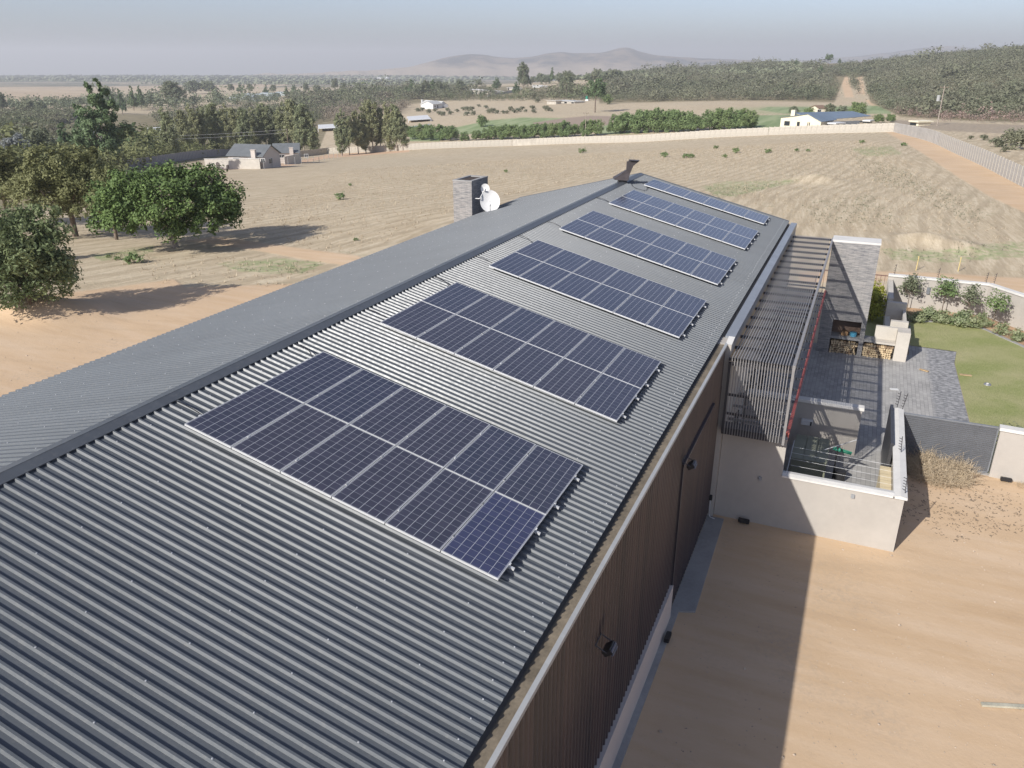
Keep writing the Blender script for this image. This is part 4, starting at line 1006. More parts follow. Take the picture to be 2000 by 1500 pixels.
def trunk_mesh(name, paths, mat):
    m = MB()
    for pts, r0, r1 in paths:
        n = len(pts) - 1
        for i in range(n):
            a = r0 + (r1 - r0) * i / n; b = r0 + (r1 - r0) * (i + 1) / n; m.tube(pts[i], pts[i + 1], a, b, 7, cap=False)
    me = bpy.data.meshes.new(name); me.from_pydata([Vector(v) for v in m.v], [], m.f); me.materials.append(mat)
    me.polygons.foreach_set('use_smooth', [True] * len(m.f)); me.update(); return me
def limb_paths(h0, lobes, base_r, seed, lean=(0, 0), th=None):
    rs = random.Random(seed); top = Vector((lean[0], lean[1], h0)); out = [([Vector((0, 0, -.4)), Vector((lean[0] * .3, lean[1] * .3, h0 * .4)), top], base_r, base_r * .7)]
    for l in lobes[:9]:
        c = Vector(l[:3]); mid = top.lerp(c, .5) + Vector((rs.uniform(-.3, .3), rs.uniform(-.3, .3), -.1 * (c - top).length))
        out.append(([top, mid, c, c + Vector((rs.uniform(-.5, .5) * l[3], rs.uniform(-.5, .5) * l[4], l[5] * .6))], base_r * .5, base_r * .08))
    return out
def rlobes(seed, n, R0, z0, z1, rx, rz, taper=0):
    g = random.Random(seed); out = []
    for i in range(n):
        t = (i + .5) / n; z = z0 + (z1 - z0) * t; k = 1 - taper * t; a = i * 2.4 + g.uniform(-.5, .5); r = R0 * k * g.uniform(.35, 1)
        out.append((r * math.cos(a), r * math.sin(a), z, rx * k * g.uniform(.8, 1.2), rx * k * g.uniform(.8, 1.2), rz * k * g.uniform(.8, 1.2)))
    return out
PROTO = {}
def proto(key, height_, lobes, n, size, leaf, trunk_h, tr, seed, tmat='bark', lean=(0, 0), **kw):
    cm = crown_mesh('crown', lobes, n, size, LEAF[leaf], seed, **kw)
    tm = trunk_mesh('trunk', limb_paths(trunk_h, lobes, tr, seed, lean), MAT[tmat])
    PROTO.setdefault(key, []).append((height_, tm, cm))
# big glossy tree left of the shed: wide, low, flat bottomed
g = random.Random(21); lob = []
for i in range(46):
    a = i * 2.399; zt = 1 - (i + .5) / 46 * 1.72; r = math.sqrt(max(0, 1 - abs(zt) ** 2.6)); lob.append((4.35 * r * math.cos(a) + g.uniform(-.3, .3), 4.35 * r * math.sin(a) + g.uniform(-.3, .3), 3.55 + 2.15 * zt * (.75 if zt < 0 else 1) + g.uniform(-.3, .25), g.uniform(.9, 1.35), g.uniform(.9, 1.35), g.uniform(.65, 1.0)))
proto('fig', 6.4, lob, 38000, .165, 'fig', 1.3, .26, 1, 'bark_pale', (-.5, .1), clumps=760, sig=.26, upb=.5)
# dark feathery tree at the left edge
proto('edge', 7.0, rlobes(31, 20, 3.3, 1.2, 6.0, 1.7, 1.15, .42), 26000, .13, 'edge', 1.5, .22, 2, clumps=560, sig=.24, upb=.2, elong=2.2)
# olive brown broad trees
proto('olive', 10, rlobes(41, 16, 3.3, 3.2, 8.3, 2.3, 1.7, .35), 22800, .175, 'olive', 2.6, .28, 3, clumps=300, sig=.2)
proto('olive', 9.4, rlobes(42, 14, 3.0, 3.4, 8.0, 2.0, 1.5, .3), 17100, .175, 'olive', 2.8, .26, 4, clumps=260, sig=.2)
proto('gum', 11, rlobes(43, 15, 2.9, 4.2, 9.4, 2.0, 1.6, .25), 10400, .24, 'gum', 3.4, .24, 5, 'bark_pale', clumps=200, sig=.22)
proto('gum', 12, rlobes(44, 13, 2.5, 4.0, 10.6, 1.9, 1.5, .3), 10400, .24, 'gum', 3.2, .24, 6, 'bark_pale', clumps=180, sig=.22)
proto('pine', 12, rlobes(45, 15, 2.9, 2.8, 11.0, 2.0, 1.2, .62), 10400, .24, 'pine', 3.0, .25, 7, clumps=200, sig=.2, elong=2)
proto('pine', 11, rlobes(46, 13, 2.4, 2.2, 10.2, 1.8, 1.2, .7), 9600, .24, 'pine', 2.6, .25, 8, clumps=170, sig=.2, elong=2)
proto('casuarina', 15, rlobes(47, 17, 2.0, 3.6, 13.6, 1.7, 1.9, .42), 11250, .22, 'casuarina', 5.0, .22, 9, 'bark_pale', clumps=260, sig=.22, elong=2.6, upb=0)
proto('casuarina', 15, rlobes(48, 15, 1.8, 3.0, 13.8, 1.6, 2.0, .45), 10500, .22, 'casuarina', 4.6, .20, 10, 'bark_pale', clumps=240, sig=.22, elong=2.6, upb=0)
proto('casuarina', 14, rlobes(49, 16, 2.3, 4.2, 12.8, 1.7, 1.7, .35), 10500, .22, 'casuarina', 5.4, .22, 11, 'bark_pale', clumps=240, sig=.22, elong=2.6, upb=0)
proto('pepper', 6, rlobes(50, 13, 2.3, 1.2, 4.6, 1.5, 1.3, .25), 6300, .19, 'pepper', 1.2, .14, 12, clumps=150, sig=.26, elong=2.4, upb=-.1)
proto('pepper', 6, rlobes(51, 11, 2.0, 1.0, 4.7, 1.4, 1.3, .3), 5700, .19, 'pepper', 1.0, .14, 13, clumps=130, sig=.26, elong=2.4, upb=-.1)
proto('round', 5, rlobes(52, 9, 1.5, 1.6, 3.9, 1.3, 1.0, .1), 2600, .28, 'pepper', 1.0, .12, 14, clumps=90, sig=.3)
proto('darkround', 7, rlobes(53, 10, 2.1, 2.0, 5.6, 1.7, 1.3, .15), 2800, .36, 'gum', 1.4, .16, 15, clumps=90, sig=.3)
proto('umbrella', 12, rlobes(54, 12, 3.4, 6.2, 10.8, 2.1, 1.4, .25), 5200, .34, 'pine', 5.8, .26, 16, 'bark', clumps=150, sig=.24)
proto('silver', 7, rlobes(55, 11, 2.6, 2.2, 6.0, 1.6, 1.2, .3), 3600, .30, 'silver', 2, .18, 17, clumps=110, sig=.24)
proto('bush', 2.4, rlobes(56, 6, .8, .5, 1.7, .85, .7, .2), 900, .20, 'bush', .3, .05, 18, clumps=46, sig=.3)
proto('greenbush', 1.2, rlobes(57, 5, .45, .25, .85, .42, .35, .2), 520, .12, 'pepper', .15, .03, 19, clumps=34, sig=.3)
proto('sapling', 2.6, rlobes(58, 7, .38, 1.15, 2.3, .38, .36, .1), 900, .085, 'gum', 1.1, .025, 20, clumps=60, sig=.34)
proto('sapling', 2.5, rlobes(59, 6, .34, 1.2, 2.2, .36, .34, .1), 800, .085, 'pepper', 1.2, .025, 21, clumps=50, sig=.34)
proto('gardenshrub', .95, rlobes(60, 6, .34, .22, .7, .34, .26, .1), 620, .085, 'garden', .1, .02, 22, clumps=44, sig=.34)
proto('yellowshrub', 2.0, rlobes(61, 8, .45, .4, 1.6, .5, .4, .2), 1700, .10, 'yellow', .3, .03, 23, clumps=80, sig=.3)

def tree(kind, p, h, label, cat, group=None, name=None, var=0, rz=None, sx=1.0, rs=random.Random(77)):
    ht, tm, cm = PROTO[kind][var % len(PROTO[kind])]; s = h / ht
    r = empty(name or 'tree', tuple(p), rs.uniform(0, 6.28) if rz is None else rz); r.scale = (s * sx, s * sx, s)
    tag(r, label, cat, group); link('trunk', tm, r); link('crown', cm, r); return r
def ptree(kind, px, py, hpx, label, cat='tree', group=None, name=None, var=0, sx=1.0, rz=None):
    p, t = G(px, py); return tree(kind, p, hpx * t / FPX * 1.03, label, cat, group, name, var, rz, sx)

ptree('fig', 345, 483, 150, 'broad glossy green shade tree left of the shed with a short leaning trunk', name='fig_tree', rz=.4, sx=1.06)
ptree('edge', 60, 590, 190, 'dark feathery tree at the left edge above the sandy yard', name='feathery_tree', sx=1.06)
ptree('olive', 148, 462, 185, 'tall olive brown tree behind the broad green tree at the left', name='olive_brown_tree', sx=1.15)
ptree('olive', 228, 468, 145, 'brownish green tree directly behind the left side of the broad glossy tree', name='olive_brown_tree', var=1, sx=.95)
ptree('olive', 20, 440, 160, 'bushy green tree at the left edge behind the dark feathery tree', name='bushy_tree', var=1, sx=1.1)
ptree('pine', 0, 520, 140, 'very dark tree at the left frame edge between the feathery and the bushy tree', name='dark_tree', var=1)
ptree('silver', 38, 325, 60, 'silver grey leaved tree at the far left', name='silver_tree', sx=1.2)
ptree('darkround', 80, 320, 72, 'brownish round tree right of the silver tree', name='round_tree')
ptree('pine', 214, 338, 178, 'tallest dark pine in the left middle distance', name='pine_tree', sx=.95)
ptree('pine', 172, 322, 118, 'thin crowned pine just left of the tallest pine', name='pine_tree', var=1, sx=.75)
ptree('pine', 133, 312, 72, 'dark conical pine left of the tall pines', name='pine_tree', var=1)
ptree('pine', 270, 305, 66, 'small dark pine right of the tallest pine', name='pine_tree', var=1)
ptree('pine', 298, 305, 45, 'low dark conifer between the small pine and the row of sheoaks', name='pine_tree', var=0)
ptree('pine', 220, 222, 52, 'distant pine with leaning crown, left one of the pair above the tallest pine', name='pine_tree', var=0, sx=.6)
ptree('pine', 240, 224, 50, 'distant pine, right one of the pair above the tallest pine', name='pine_tree', var=1, sx=.6)
ptree('pine', 262, 216, 48, 'distant dark pine left of the big distant gum', name='pine_tree', var=1, sx=.7)
ptree('pine', 277, 214, 46, 'distant slim pine beside the big distant gum', name='pine_tree', var=0, sx=.6)
ptree('gum', 342, 212, 52, 'big round grey green gum in the left distance', name='gum_tree', sx=1.35)
ptree('darkround', 378, 184, 27, 'left one of two hazy round trees on the horizon', name='round_tree', sx=1.5)
ptree('darkround', 408, 183, 26, 'right one of two hazy round trees on the horizon', name='round_tree', sx=1.4)
ptree('gum', 8, 225, 44, 'grey green gum at the far left edge in the distance', name='gum_tree', var=1, sx=.8)
ptree('darkround', 60, 224, 30, 'dark round tree in the left distance, left of a similar one', name='round_tree', sx=1.1)
ptree('darkround', 82, 225, 28, 'dark round tree in the left distance, right of a similar one', name='round_tree', sx=1.0)
ptree('darkround', 160, 208, 18, 'small dark round tree against the pale distant field', name='round_tree', sx=1.1)
ptree('gum', 425, 206, 28, 'gum tree behind the white greenhouses', name='gum_tree', var=1, sx=1.0)
ptree('casuarina', 335, 308, 92, 'dark dense sheoak standing alone at the left of the sheoak row', name='sheoak_tree', var=1, sx=1.1)
row = [(365, 300, 84), (385, 300, 90), (402, 301, 86), (424, 302, 100), (445, 302, 92), (463, 300, 84), (482, 302, 90), (500, 300, 84), (522, 300, 92), (541, 300, 84), (558, 302, 96), (577, 303, 102), (595, 304, 100), (612, 303, 88)]
for i, (x, y, h) in enumerate(row):
    ptree('casuarina', x, y, h, 'sheoak tree behind the grey roofed cottages, %s from the left in its row' % ordn(i), group='row of sheoaks behind the cottages', name='sheoak_tree', var=i, sx=.92)
row = [(669, 304, 86), (683, 303, 72), (700, 301, 84), (715, 299, 92), (729, 298, 96), (744, 296, 84), (760, 296, 90), (775, 295, 86), (787, 294, 70)]
for i, (x, y, h) in enumerate(row):
    ptree('casuarina', x, y, h, 'tall sheoak in front of the precast wall, %s from the left in the clump' % ordn(i), group='clump of sheoaks in front of the precast wall', name='sheoak_tree', var=i + 1, sx=.88)
row = [(806, 272, 30), (824, 273, 34), (842, 274, 35), (862, 274, 34), (880, 275, 33), (908, 275, 20), (930, 274, 22), (950, 273, 24), (965, 272, 30), (983, 272, 32), (1003, 272, 33), (1024, 271, 30), (1044, 270, 32), (1064, 269, 32), (1082, 269, 33), (1103, 268, 36), (1122, 266, 27), (1144, 266, 35), (1163, 265, 36),
       (1203, 261, 40), (1220, 260, 46), (1240, 260, 44), (1258, 259, 50), (1276, 259, 52), (1296, 258, 50), (1316, 258, 46), (1336, 257, 46), (1352, 256, 38), (1366, 255, 32), (1386, 254, 42), (1403, 253, 46), (1420, 253, 46), (1440, 252, 42), (1458, 251, 42)]
for i, (x, y, h) in enumerate(row):
    ptree('pepper', x, y, h * .93, 'weeping green tree behind the pale precast wall, %s from the left' % ordn(i), group='weeping green trees behind the precast wall', name='pepper_tree', var=i, sx=1.05)
ptree('round', 941, 248, 23, 'small round tree alone beside the green field', name='round_tree', sx=1.15)
ptree('umbrella', 1162, 220, 62, 'umbrella shaped pine with a bare trunk alone in the dry field', name='umbrella_pine', sx=1.05)
ptree('round', 1186, 204, 20, 'dark shrub tree just right of the umbrella pine', name='round_tree', sx=1.1)
ptree('gum', 1021, 186, 62, 'tall pale gum rising above the horizon hills', name='gum_tree', var=1, sx=.85)
ptree('pine', 1008, 188, 28, 'small dark conifer at the foot of the tall pale gum', name='pine_tree', sx=.9)
ptree('gum', 1106, 192, 52, 'dark slender gum right of the tall pale gum', name='gum_tree', var=0, sx=.75)
ptree('pine', 1078, 163, 31, 'dark cypress rising between round trees on the ridge', name='cypress_tree', var=1, sx=.7)
lst = [(1040, 164, 15), (1055, 165, 22), (1066, 165, 20), (1093, 164, 22), (1115, 164, 22), (1150, 162, 20), (1166, 162, 28), (1180, 162, 24), (1195, 161, 26), (1206, 160, 24), (1225, 152, 14), (1240, 151, 15), (1254, 151, 15)]
for i, (x, y, h) in enumerate(lst):
    ptree('darkround', x, y, h, 'hazy round tree on the middle ridge below the peak, %s from the left' % ordn(i), group='round trees on the middle ridge', name='round_tree', sx=1.0)
lst = [(805, 192, 36, 'pine'), (818, 193, 30, 'darkround'), (832, 192, 34, 'gum'), (846, 190, 34, 'pine'), (858, 190, 30, 'gum'), (868, 188, 28, 'darkround'), (900, 186, 28, 'gum'), (970, 178, 27, 'pine'), (935, 168, 14, 'darkround'), (848, 164, 10, 'darkround'), (855, 164, 11, 'darkround'), (897, 164, 10, 'darkround'), (795, 190, 22, 'pine'),
       (560, 190, 22, 'pine'), (575, 189, 24, 'pine'), (535, 184, 18, 'gum'), (520, 185, 20, 'pine'), (490, 183, 19, 'gum'), (470, 182, 20, 'pine'), (452, 182, 18, 'gum'), (598, 184, 22, 'gum'), (620, 183, 18, 'darkround'), (655, 180, 26, 'gum'), (672, 182, 20, 'gum'), (700, 180, 18, 'darkround')]
for i, (x, y, h, k) in enumerate(sorted(lst)):
    ptree(k, x, y, h, 'distant tree among valley houses and greenhouses, %s from the left' % ordn(i), group='distant trees of the mid valley', name='valley_tree', var=i, sx=1.1)
lst = [(1440, 141, 14, 'darkround'), (1537, 136, 12, 'pine'), (1554, 135, 18, 'pine'), (1583, 134, 16, 'pine'), (1601, 150, 22, 'pine'), (1617, 128, 21, 'umbrella'), (1639, 126, 12, 'pine'), (1690, 119, 14, 'darkround'), (1543, 152, 16, 'pine')]
nm = ['lone round tree on the forest skyline left of the dirt track', 'small conifer on the skyline left of the dirt track', 'taller dark conifer on the skyline left of the dirt track', 'round topped conifer on the skyline nearer the dirt track', 'dark conifer standing in the hillside scrub left of the track', 'umbrella pine standing on the skyline at the dirt track', 'small pointed tree right of the skyline umbrella pine', 'round pale tree on the skyline right of the track', 'slim conifer in the scrub below the skyline']
for (x, y, h, k), l in zip(lst, nm): ptree(k, x, y, h, l, name='skyline_tree', sx=1.0)
lst = [(1549, 226, 19, 'darkround', 'grey green round tree left of the yellow house'), (1580, 229, 19, 'round', 'bright green round tree in front of the yellow house'), (1618, 226, 24, 'darkround', 'dark tree right of the yellow house'), (1645, 226, 20, 'darkround', 'dark tree behind the blue roof'),
       (1676, 228, 30, 'pepper', 'large light green tree right of the blue roofed farmhouse'), (1660, 230, 15, 'round', 'low bright green tree at the end of the blue roof'), (1715, 240, 18, 'pepper', 'wide low green tree behind the corner of the precast wall'), (1740, 239, 17, 'pepper', 'green bush tree at the bend of the precast wall')]
for x, y, h, k, l in lst: ptree(k, x, y, h, l, name='farmyard_tree', sx=1.15)
for x, y, h, l in ((1946, 287, 20, 'dark green shrub beyond the right boundary wall'), (1976, 285, 36, 'tall green bush at the right frame edge beyond the boundary wall'), (2000, 292, 40, 'green bush cut by the right frame edge'), (1963, 297, 12, 'low grey shrub beyond the right boundary wall'), (1921, 274, 12, 'grey green shrub left of the dark shrub beyond the right wall'), (1896, 272, 8, 'tiny shrub at the burnt strip')):
    ptree('bush', x, y, h, l, 'shrub', 'shrubs beyond the right boundary wall', 'shrub', sx=1.25)
# rows of round bushes in the far field
rsb = random.Random(9); n = 0
lst = []
for x in range(640, 0, -1): pass
for x, y, h in ((816, 218, 8), (825, 217, 8), (838, 221, 9), (850, 218, 7), (858, 225, 9), (866, 226, 9), (874, 218, 8), (880, 224, 8), (893, 219, 7), (905, 216, 8), (913, 216, 9), (921, 217, 10), (912, 226, 9), (925, 225, 9), (935, 209, 6), (949, 212, 7), (955, 221, 9), (962, 221, 11), (971, 222, 8), (983, 222, 7), (990, 222, 7), (997, 217, 10), (1004, 221, 8), (1012, 219, 9), (1020, 215, 8), (1027, 219, 6), (1040, 214, 9), (1042, 221, 8), (1050, 200, 10), (1066, 216, 11), (1072, 217, 8), (1078, 218, 5)):
    lst.append((x, y, h))
for i, (x, y, h) in enumerate(lst): ptree('bush', x, y, h, 'round olive bush in the far dry field, %s from the left' % ordn(i), 'bush', 'round bushes in the far field', 'olive_bush', sx=1.3)
fb = [(1137, 299, 11, 'pale green bush'), (1297, 307, 12, 'dark green bush'), (1340, 309, 11, 'wide low bush'), (1350, 308, 9, 'low bush'), (1398, 291, 8, 'tiny bush'), (1437, 299, 12, 'round bush'), (1500, 299, 10, 'pale bush'), (1415, 308, 8, 'sparse weed'), (665, 390, 16, 'pale green weed'), (684, 363, 6, 'tiny green weed'), (695, 470, 7, 'bright green weed'), (988, 337, 7, 'pale weed'),
      (262, 514, 24, 'young tall weed on a thin stalk'), (230, 508, 9, 'small bright weed'), (212, 503, 7, 'low bright weed'), (1633, 257, 6, 'tiny dark bush by the wall'), (1765, 285, 8, 'grey bush by the right track'), (1683, 280, 8, 'green weed in the upper right field'), (1556, 296, 7, 'weed left in the upper right field'), (1578, 296, 6, 'weed right in the upper right field')]
for x, y, h, l in fb:
    ptree('greenbush', x, y, h, '%s in the dry field %s' % (l, 'left of the shed' if x < 900 else 'behind the shed'), 'bush', 'bushes in the dry field', 'field_bush', sx=1.3)
# garden: four young trees, a row of shrubs, a yellow green shrub, one more shrub by the gate
for i, (x, y, h, l) in enumerate(((14.05 - .8, 40.35, 2.15, 'first young tree from the left in front of the garden wall'), (15.0, 40.1, 2.25, 'second young tree from the left with two thin stems in front of the garden wall'), (16.2, 39.5, 2.1, 'third young tree from the left in front of the garden wall bend'), (17.35, 38.5, 2.1, 'rightmost fully visible young tree in front of the garden wall'), (19.1, 36.9, 2.2, 'young tree cut by the right frame edge at the garden wall'))):
    tree('sapling', (x, y, GZ + .05), h, l, 'young tree', 'young trees along the garden wall', 'young_tree', i, sx=1.25)
ns = 0
for i in range(34):
    t = i / 33; a = Vector((13.1, 38.5)).lerp(Vector((17.0, 38.6)), min(1, t * 1.8)) if t < .55 else Vector((17.0, 38.6)).lerp(Vector((21.8, 31.6)), (t - .55) / .45)
    a = a + Vector((rsb.uniform(-.4, .4), rsb.uniform(-.5, .9)))
    tree('gardenshrub', (a.x, a.y, GZ + .05), rsb.uniform(.4, .85), 'silvery shrub in the garden wall bed, %s from the left' % ordn(i), 'shrub', 'shrubs in the planted bed', 'garden_shrub', sx=1.15)
tree('yellowshrub', (11.35, 37.2, GZ + .05), 2.1, 'yellow green shrub between the fireplace wall and the stepped seats', 'shrub', None, 'yellow_shrub', sx=1.0)
tree('yellowshrub', (11.2, 39.2, GZ + .05), 1.9, 'yellow green shrub in front of the rust coloured railing', 'shrub', None, 'yellow_shrub', sx=1.0)
tree('sapling', (16.1, 21.3, GZ + .05), 1.55, 'spiky young shrub on the lawn behind the wall right of the gate', 'shrub', None, 'spiky_shrub', sx=1.5)

# dry brushwood in front of the gate
def brush(loc, rad, hgt, n, label):
    g = np.random.RandomState(5); V = []; F = []; c = 0
    for i in range(n):
        a = g.uniform(0, 6.28); r0 = rad * math.sqrt(g.uniform(0, 1)); h0 = g.uniform(0, 1) ** 1.5 * hgt * .62 * (1 - .6 * (r0 / rad) ** 2) * (.75 + .25 * math.sin(a * 3 + 1))
        p = np.array([r0 * math.cos(a), r0 * math.sin(a), h0]); d = g.normal(size=3); d[2] = abs(d[2]) * .55 + .1; d[:2] += np.array([math.cos(a), math.sin(a)]) * .6; d /= np.linalg.norm(d)
        L = g.uniform(.2, .75) * hgt; w = .0055
        for s in range(4):
            q = p + d * L / 4; t = np.cross(d, [0, 0, 1.]); t = t / (np.linalg.norm(t) + 1e-6) * w
            V += [p - t, p + t, q + t * .7, q - t * .7]; F.append([c, c + 1, c + 2, c + 3]); c += 4; u = np.array([0, 0, w])
            V += [p - u, p + u, q + u * .7, q - u * .7]; F.append([c, c + 1, c + 2, c + 3]); c += 4
            p = q; d = d + g.normal(size=3) * .45; d /= np.linalg.norm(d); p[2] = max(p[2], .01); w *= .85
    me = fastmesh('dry_brush', np.array(V), np.array(F), LEAF['dry'], [('rnd', 'FACE', g.rand(len(F)))])
    o = link('dry_brush', me, None, loc); tag(o, label, 'dry bush', 'dry brushwood by the gate'); return o
q = G(1828, 925)[0]; brush((q[0] + .05, q[1], GZ), 1.05, 1.0, 2600, 'larger heap of pale dry brushwood in front of the ribbed gate')
q = G(1795, 890)[0]; b = brush((q[0], q[1], GZ), .5, .85, 500, 'smaller clump of dry brushwood in the shade of the side wall'); b.scale = (.8, .8, .8)
q = G(1995, 950)[0]; b = brush((q[0], q[1], GZ), .5, .85, 200, 'small grey dry tuft at the right edge below the boundary wall'); b.scale = (.35, .35, .35)
# straw scraps scattered on the sand, and dry grass tufts over the near field
def scatter(name, polys, n, size, mat, seed, label, cat, up=False):
    g = np.random.RandomState(seed); V = []; F = []; c = 0; k = 0
    allp = [(x, y) for pl in polys for x, y in pl]; xs = [p[0] for p in allp]; ys = [p[1] for p in allp]
    C = []
    while len(C) < n:
        X = g.uniform(min(xs), max(xs), n * 2); Y = g.uniform(min(ys), max(ys), n * 2); ok = np.zeros(len(X), bool)
        for pl in polys: ok |= inpoly(X, Y, pl) > 0
        C += list(zip(X[ok], Y[ok]))
    C = np.array(C[:n]); Z = height(C[:, 0], C[:, 1])
    for (x, y), z in zip(C, Z):
        for j in range(6 if up else 2):
            a = g.uniform(0, 6.28); s = size * g.uniform(.5, 1.4); w = s * (.10 if up else .14)
            p = np.array([x + g.normal() * size * .35, y + g.normal() * size * .35, z + .01]); d = np.array([math.cos(a), math.sin(a), (g.uniform(.6, 2) if up else .08)]) * s * .55; t = np.array([-math.sin(a), math.cos(a), 0]) * w
            V += [p - t, p + t, p + d + t * .3, p + d - t * .3]; F.append([c, c + 1, c + 2, c + 3]); c += 4
    me = fastmesh(name, np.array(V), np.array(F), mat, [('rnd', 'FACE', g.rand(len(F)))]); o = link(name, me); o['kind'] = 'stuff'; tag(o, label, cat); return o
def W(px, py): p = G(px, py)[0]; return (p[0], p[1])
scatter('straw', [[W(1770, 1000), W(1840, 930), W(1990, 960), W(2000, 1040), W(1850, 1060)], [W(1765, 900), W(1800, 900), W(1800, 990), W(1762, 1040)]], 420, .10, plain('dark straw', (.16, .13, .10), .95, .2), 6, 'dark straw scraps scattered on the sand in front of the gate', 'straw')
def pebbles(n, poly, seed, lab):
    g = np.random.RandomState(seed); w = np.array([W(*q) for q in poly]); x0, y0 = w.min(0); x1, y1 = w.max(0); V = []; F = []; c = 0
    base = np.array([[1, 0, 0], [0, 1, 0], [-1, 0, 0], [0, -1, 0], [0, 0, 1], [0, 0, -1]], float)
    X = g.uniform(x0, x1, n * 3); Y = g.uniform(y0, y1, n * 3); ok = inpoly(X, Y, w) > 0; X = X[ok][:n]; Y = Y[ok][:n]; Z = height(X, Y)
    for x, y, z in zip(X, Y, Z):
        s = g.uniform(.006, .022) * (1 + 1.5 * (g.rand() > .97)); b = base * g.uniform(.6, 1.3, (6, 1)) * np.array([1, 1, .6]) * s + np.array([x, y, z + s * .2]); V.append(b)
        F += [[c, c + 1, c + 4, c + 4], [c + 1, c + 2, c + 4, c + 4], [c + 2, c + 3, c + 4, c + 4], [c + 3, c, c + 4, c + 4]]; c += 6
    m = MB(); m.v = [tuple(q) for b in V for q in b]; m.f = [tuple(f[:3]) for f in F]; m.m = [0] * len(m.f)
    o = m.build('pebbles', plain('pebble', (.42, .34, .26), .9, .35, 2)); o['kind'] = 'stuff'; tag(o, lab, 'pebbles')
pebbles(1500, [(1240, 1500), (1400, 1010), (1745, 1075), (1850, 930), (2060, 980), (2060, 1560)], 21, 'small stones scattered over the sandy yard')
pebbles(900, [(0, 640), (200, 610), (560, 570), (600, 560), (100, 760), (0, 770)], 22, 'small stones scattered over the dirt left of the shed')
gr_poly = [[W(440, 420), W(700, 330), W(1150, 300), W(1700, 275), W(1900, 400), W(2000, 480), W(1560, 440), W(1250, 330), W(1000, 380), W(700, 500), W(560, 480)], [W(200, 500), W(420, 500), W(640, 520), W(560, 560), W(330, 560)]]
scatter('dry_grass', gr_poly, 15000, .15, LEAF['dry'], 7, 'tufts of dry grass over the mown field', 'grass', True)
scatter('green_grass', [[W(420, 515), W(640, 510), W(600, 535), W(470, 530)], [W(1380, 368), W(1560, 350), W(1520, 365), W(1400, 390)], [W(1720, 485), W(1990, 480), W(1900, 512), W(1740, 508)], [W(190, 500), W(300, 482), W(300, 492), W(200, 508)], [W(1660, 300), W(1760, 330), W(1930, 420), W(1900, 440), W(1700, 350)], [W(1560, 400), W(1700, 380), W(1760, 440), W(1600, 440)]], 1500, .12, LEAF['bush'], 8, 'patches of green weeds in the dry field', 'weeds', True)

# ---------------------------------------------------------------- scrub forest on the hill and in the valley: uncountable, one object each
def scrub(name, polys, spacing, hgt, leafn, mat, seed, label, jit=.9, cat='forest', dmax=1600, grow=1.0):
    g = np.random.RandomState(seed); B = []
    for k in range(3):
        V, F, rv = crown('b', rlobes(70 + k, 6, .42, .35, .85, .42, .34, .2), int(leafn * 2.3), .095, None, 80 + k, clumps=16, sig=.4, upb=.4); B.append((V, F, rv))
    pos = []
    for pl in polys:
        w = []
        for p in pl:
            q = np.array(W(*p)) - CAM[:2]; L = np.hypot(*q); w.append(CAM[:2] + q * min(1, 1150 / L))
        w = np.array(w); x0, y0 = w.min(0); x1, y1 = w.max(0)
        nx = int((x1 - x0) / spacing) + 1; ny = int((y1 - y0) / spacing) + 1
        X, Y = np.meshgrid(np.arange(nx) * spacing + x0, np.arange(ny) * spacing + y0); X = X.ravel() + g.uniform(-.5, .5, X.size) * spacing * jit; Y = Y.ravel() + g.uniform(-.5, .5, Y.size) * spacing * jit
        ok = inpoly(X, Y, w) > 0; d = np.hypot(X - CAM[0], Y - CAM[1]); ok &= g.rand(len(X)) < np.clip((420 / d) ** 1.1, .12, 1); ok &= d < dmax
        lf = np.sin(X * .021 + 1.3) * np.sin(Y * .017 + .4) + .6 * np.sin(X * .057 + Y * .043) + .4 * np.sin(X * .11 - Y * .09); ok &= g.rand(len(X)) < np.clip(.86 + .28 * lf, .35, 1)
        Z = height(X[ok], Y[ok]); pos.append(np.stack([X[ok], Y[ok], Z, d[ok]], 1))
    P = np.vstack(pos)
    # keep only what the picture can hold
    Q = (P[:, :3] - CAM) @ CR.T; inside = (Q[:, 2] > 1) & (np.abs(Q[:, 0] / Q[:, 2]) < .80); P = P[inside]
    Vs = []; Fs = []; Rs = []; off = 0
    for k in range(3):
        p = P[k::3]; V, F, rv = B[k]; n = len(p); s = hgt * g.uniform(.5, 1.2, n) * (1 + .8 * (g.rand(n) > .965)) * (1 + .16 * np.sin(p[:, 0] * .03) * np.sin(p[:, 1] * .024)) * np.clip(p[:, 3] / 420, 1, 1.9) ** (.5 * grow); a = g.uniform(0, 6.28, n)
        c_, s_ = np.cos(a)[:, None], np.sin(a)[:, None]
        x = (V[None, :, 0] * c_ - V[None, :, 1] * s_) * s[:, None] * 1.25 + p[:, 0:1]; y = (V[None, :, 0] * s_ + V[None, :, 1] * c_) * s[:, None] * 1.25 + p[:, 1:2]; z = V[None, :, 2] * s[:, None] + p[:, 2:3]
        Vs.append(np.stack([x, y, z], -1).reshape(-1, 3)); Fs.append((F[None] + (np.arange(n) * len(V))[:, None, None]).reshape(-1, 4) + off); off += n * len(V)
        Rs.append((rv[None] * .4 + g.rand(n)[:, None] * .6).ravel())
    me = fastmesh(name, np.vstack(Vs), np.vstack(Fs), mat, [('rnd', 'FACE', np.concatenate(Rs))]); o = link(name, me); o['kind'] = 'stuff'; tag(o, label, cat)
    print(name, len(P), 'bushes'); return o
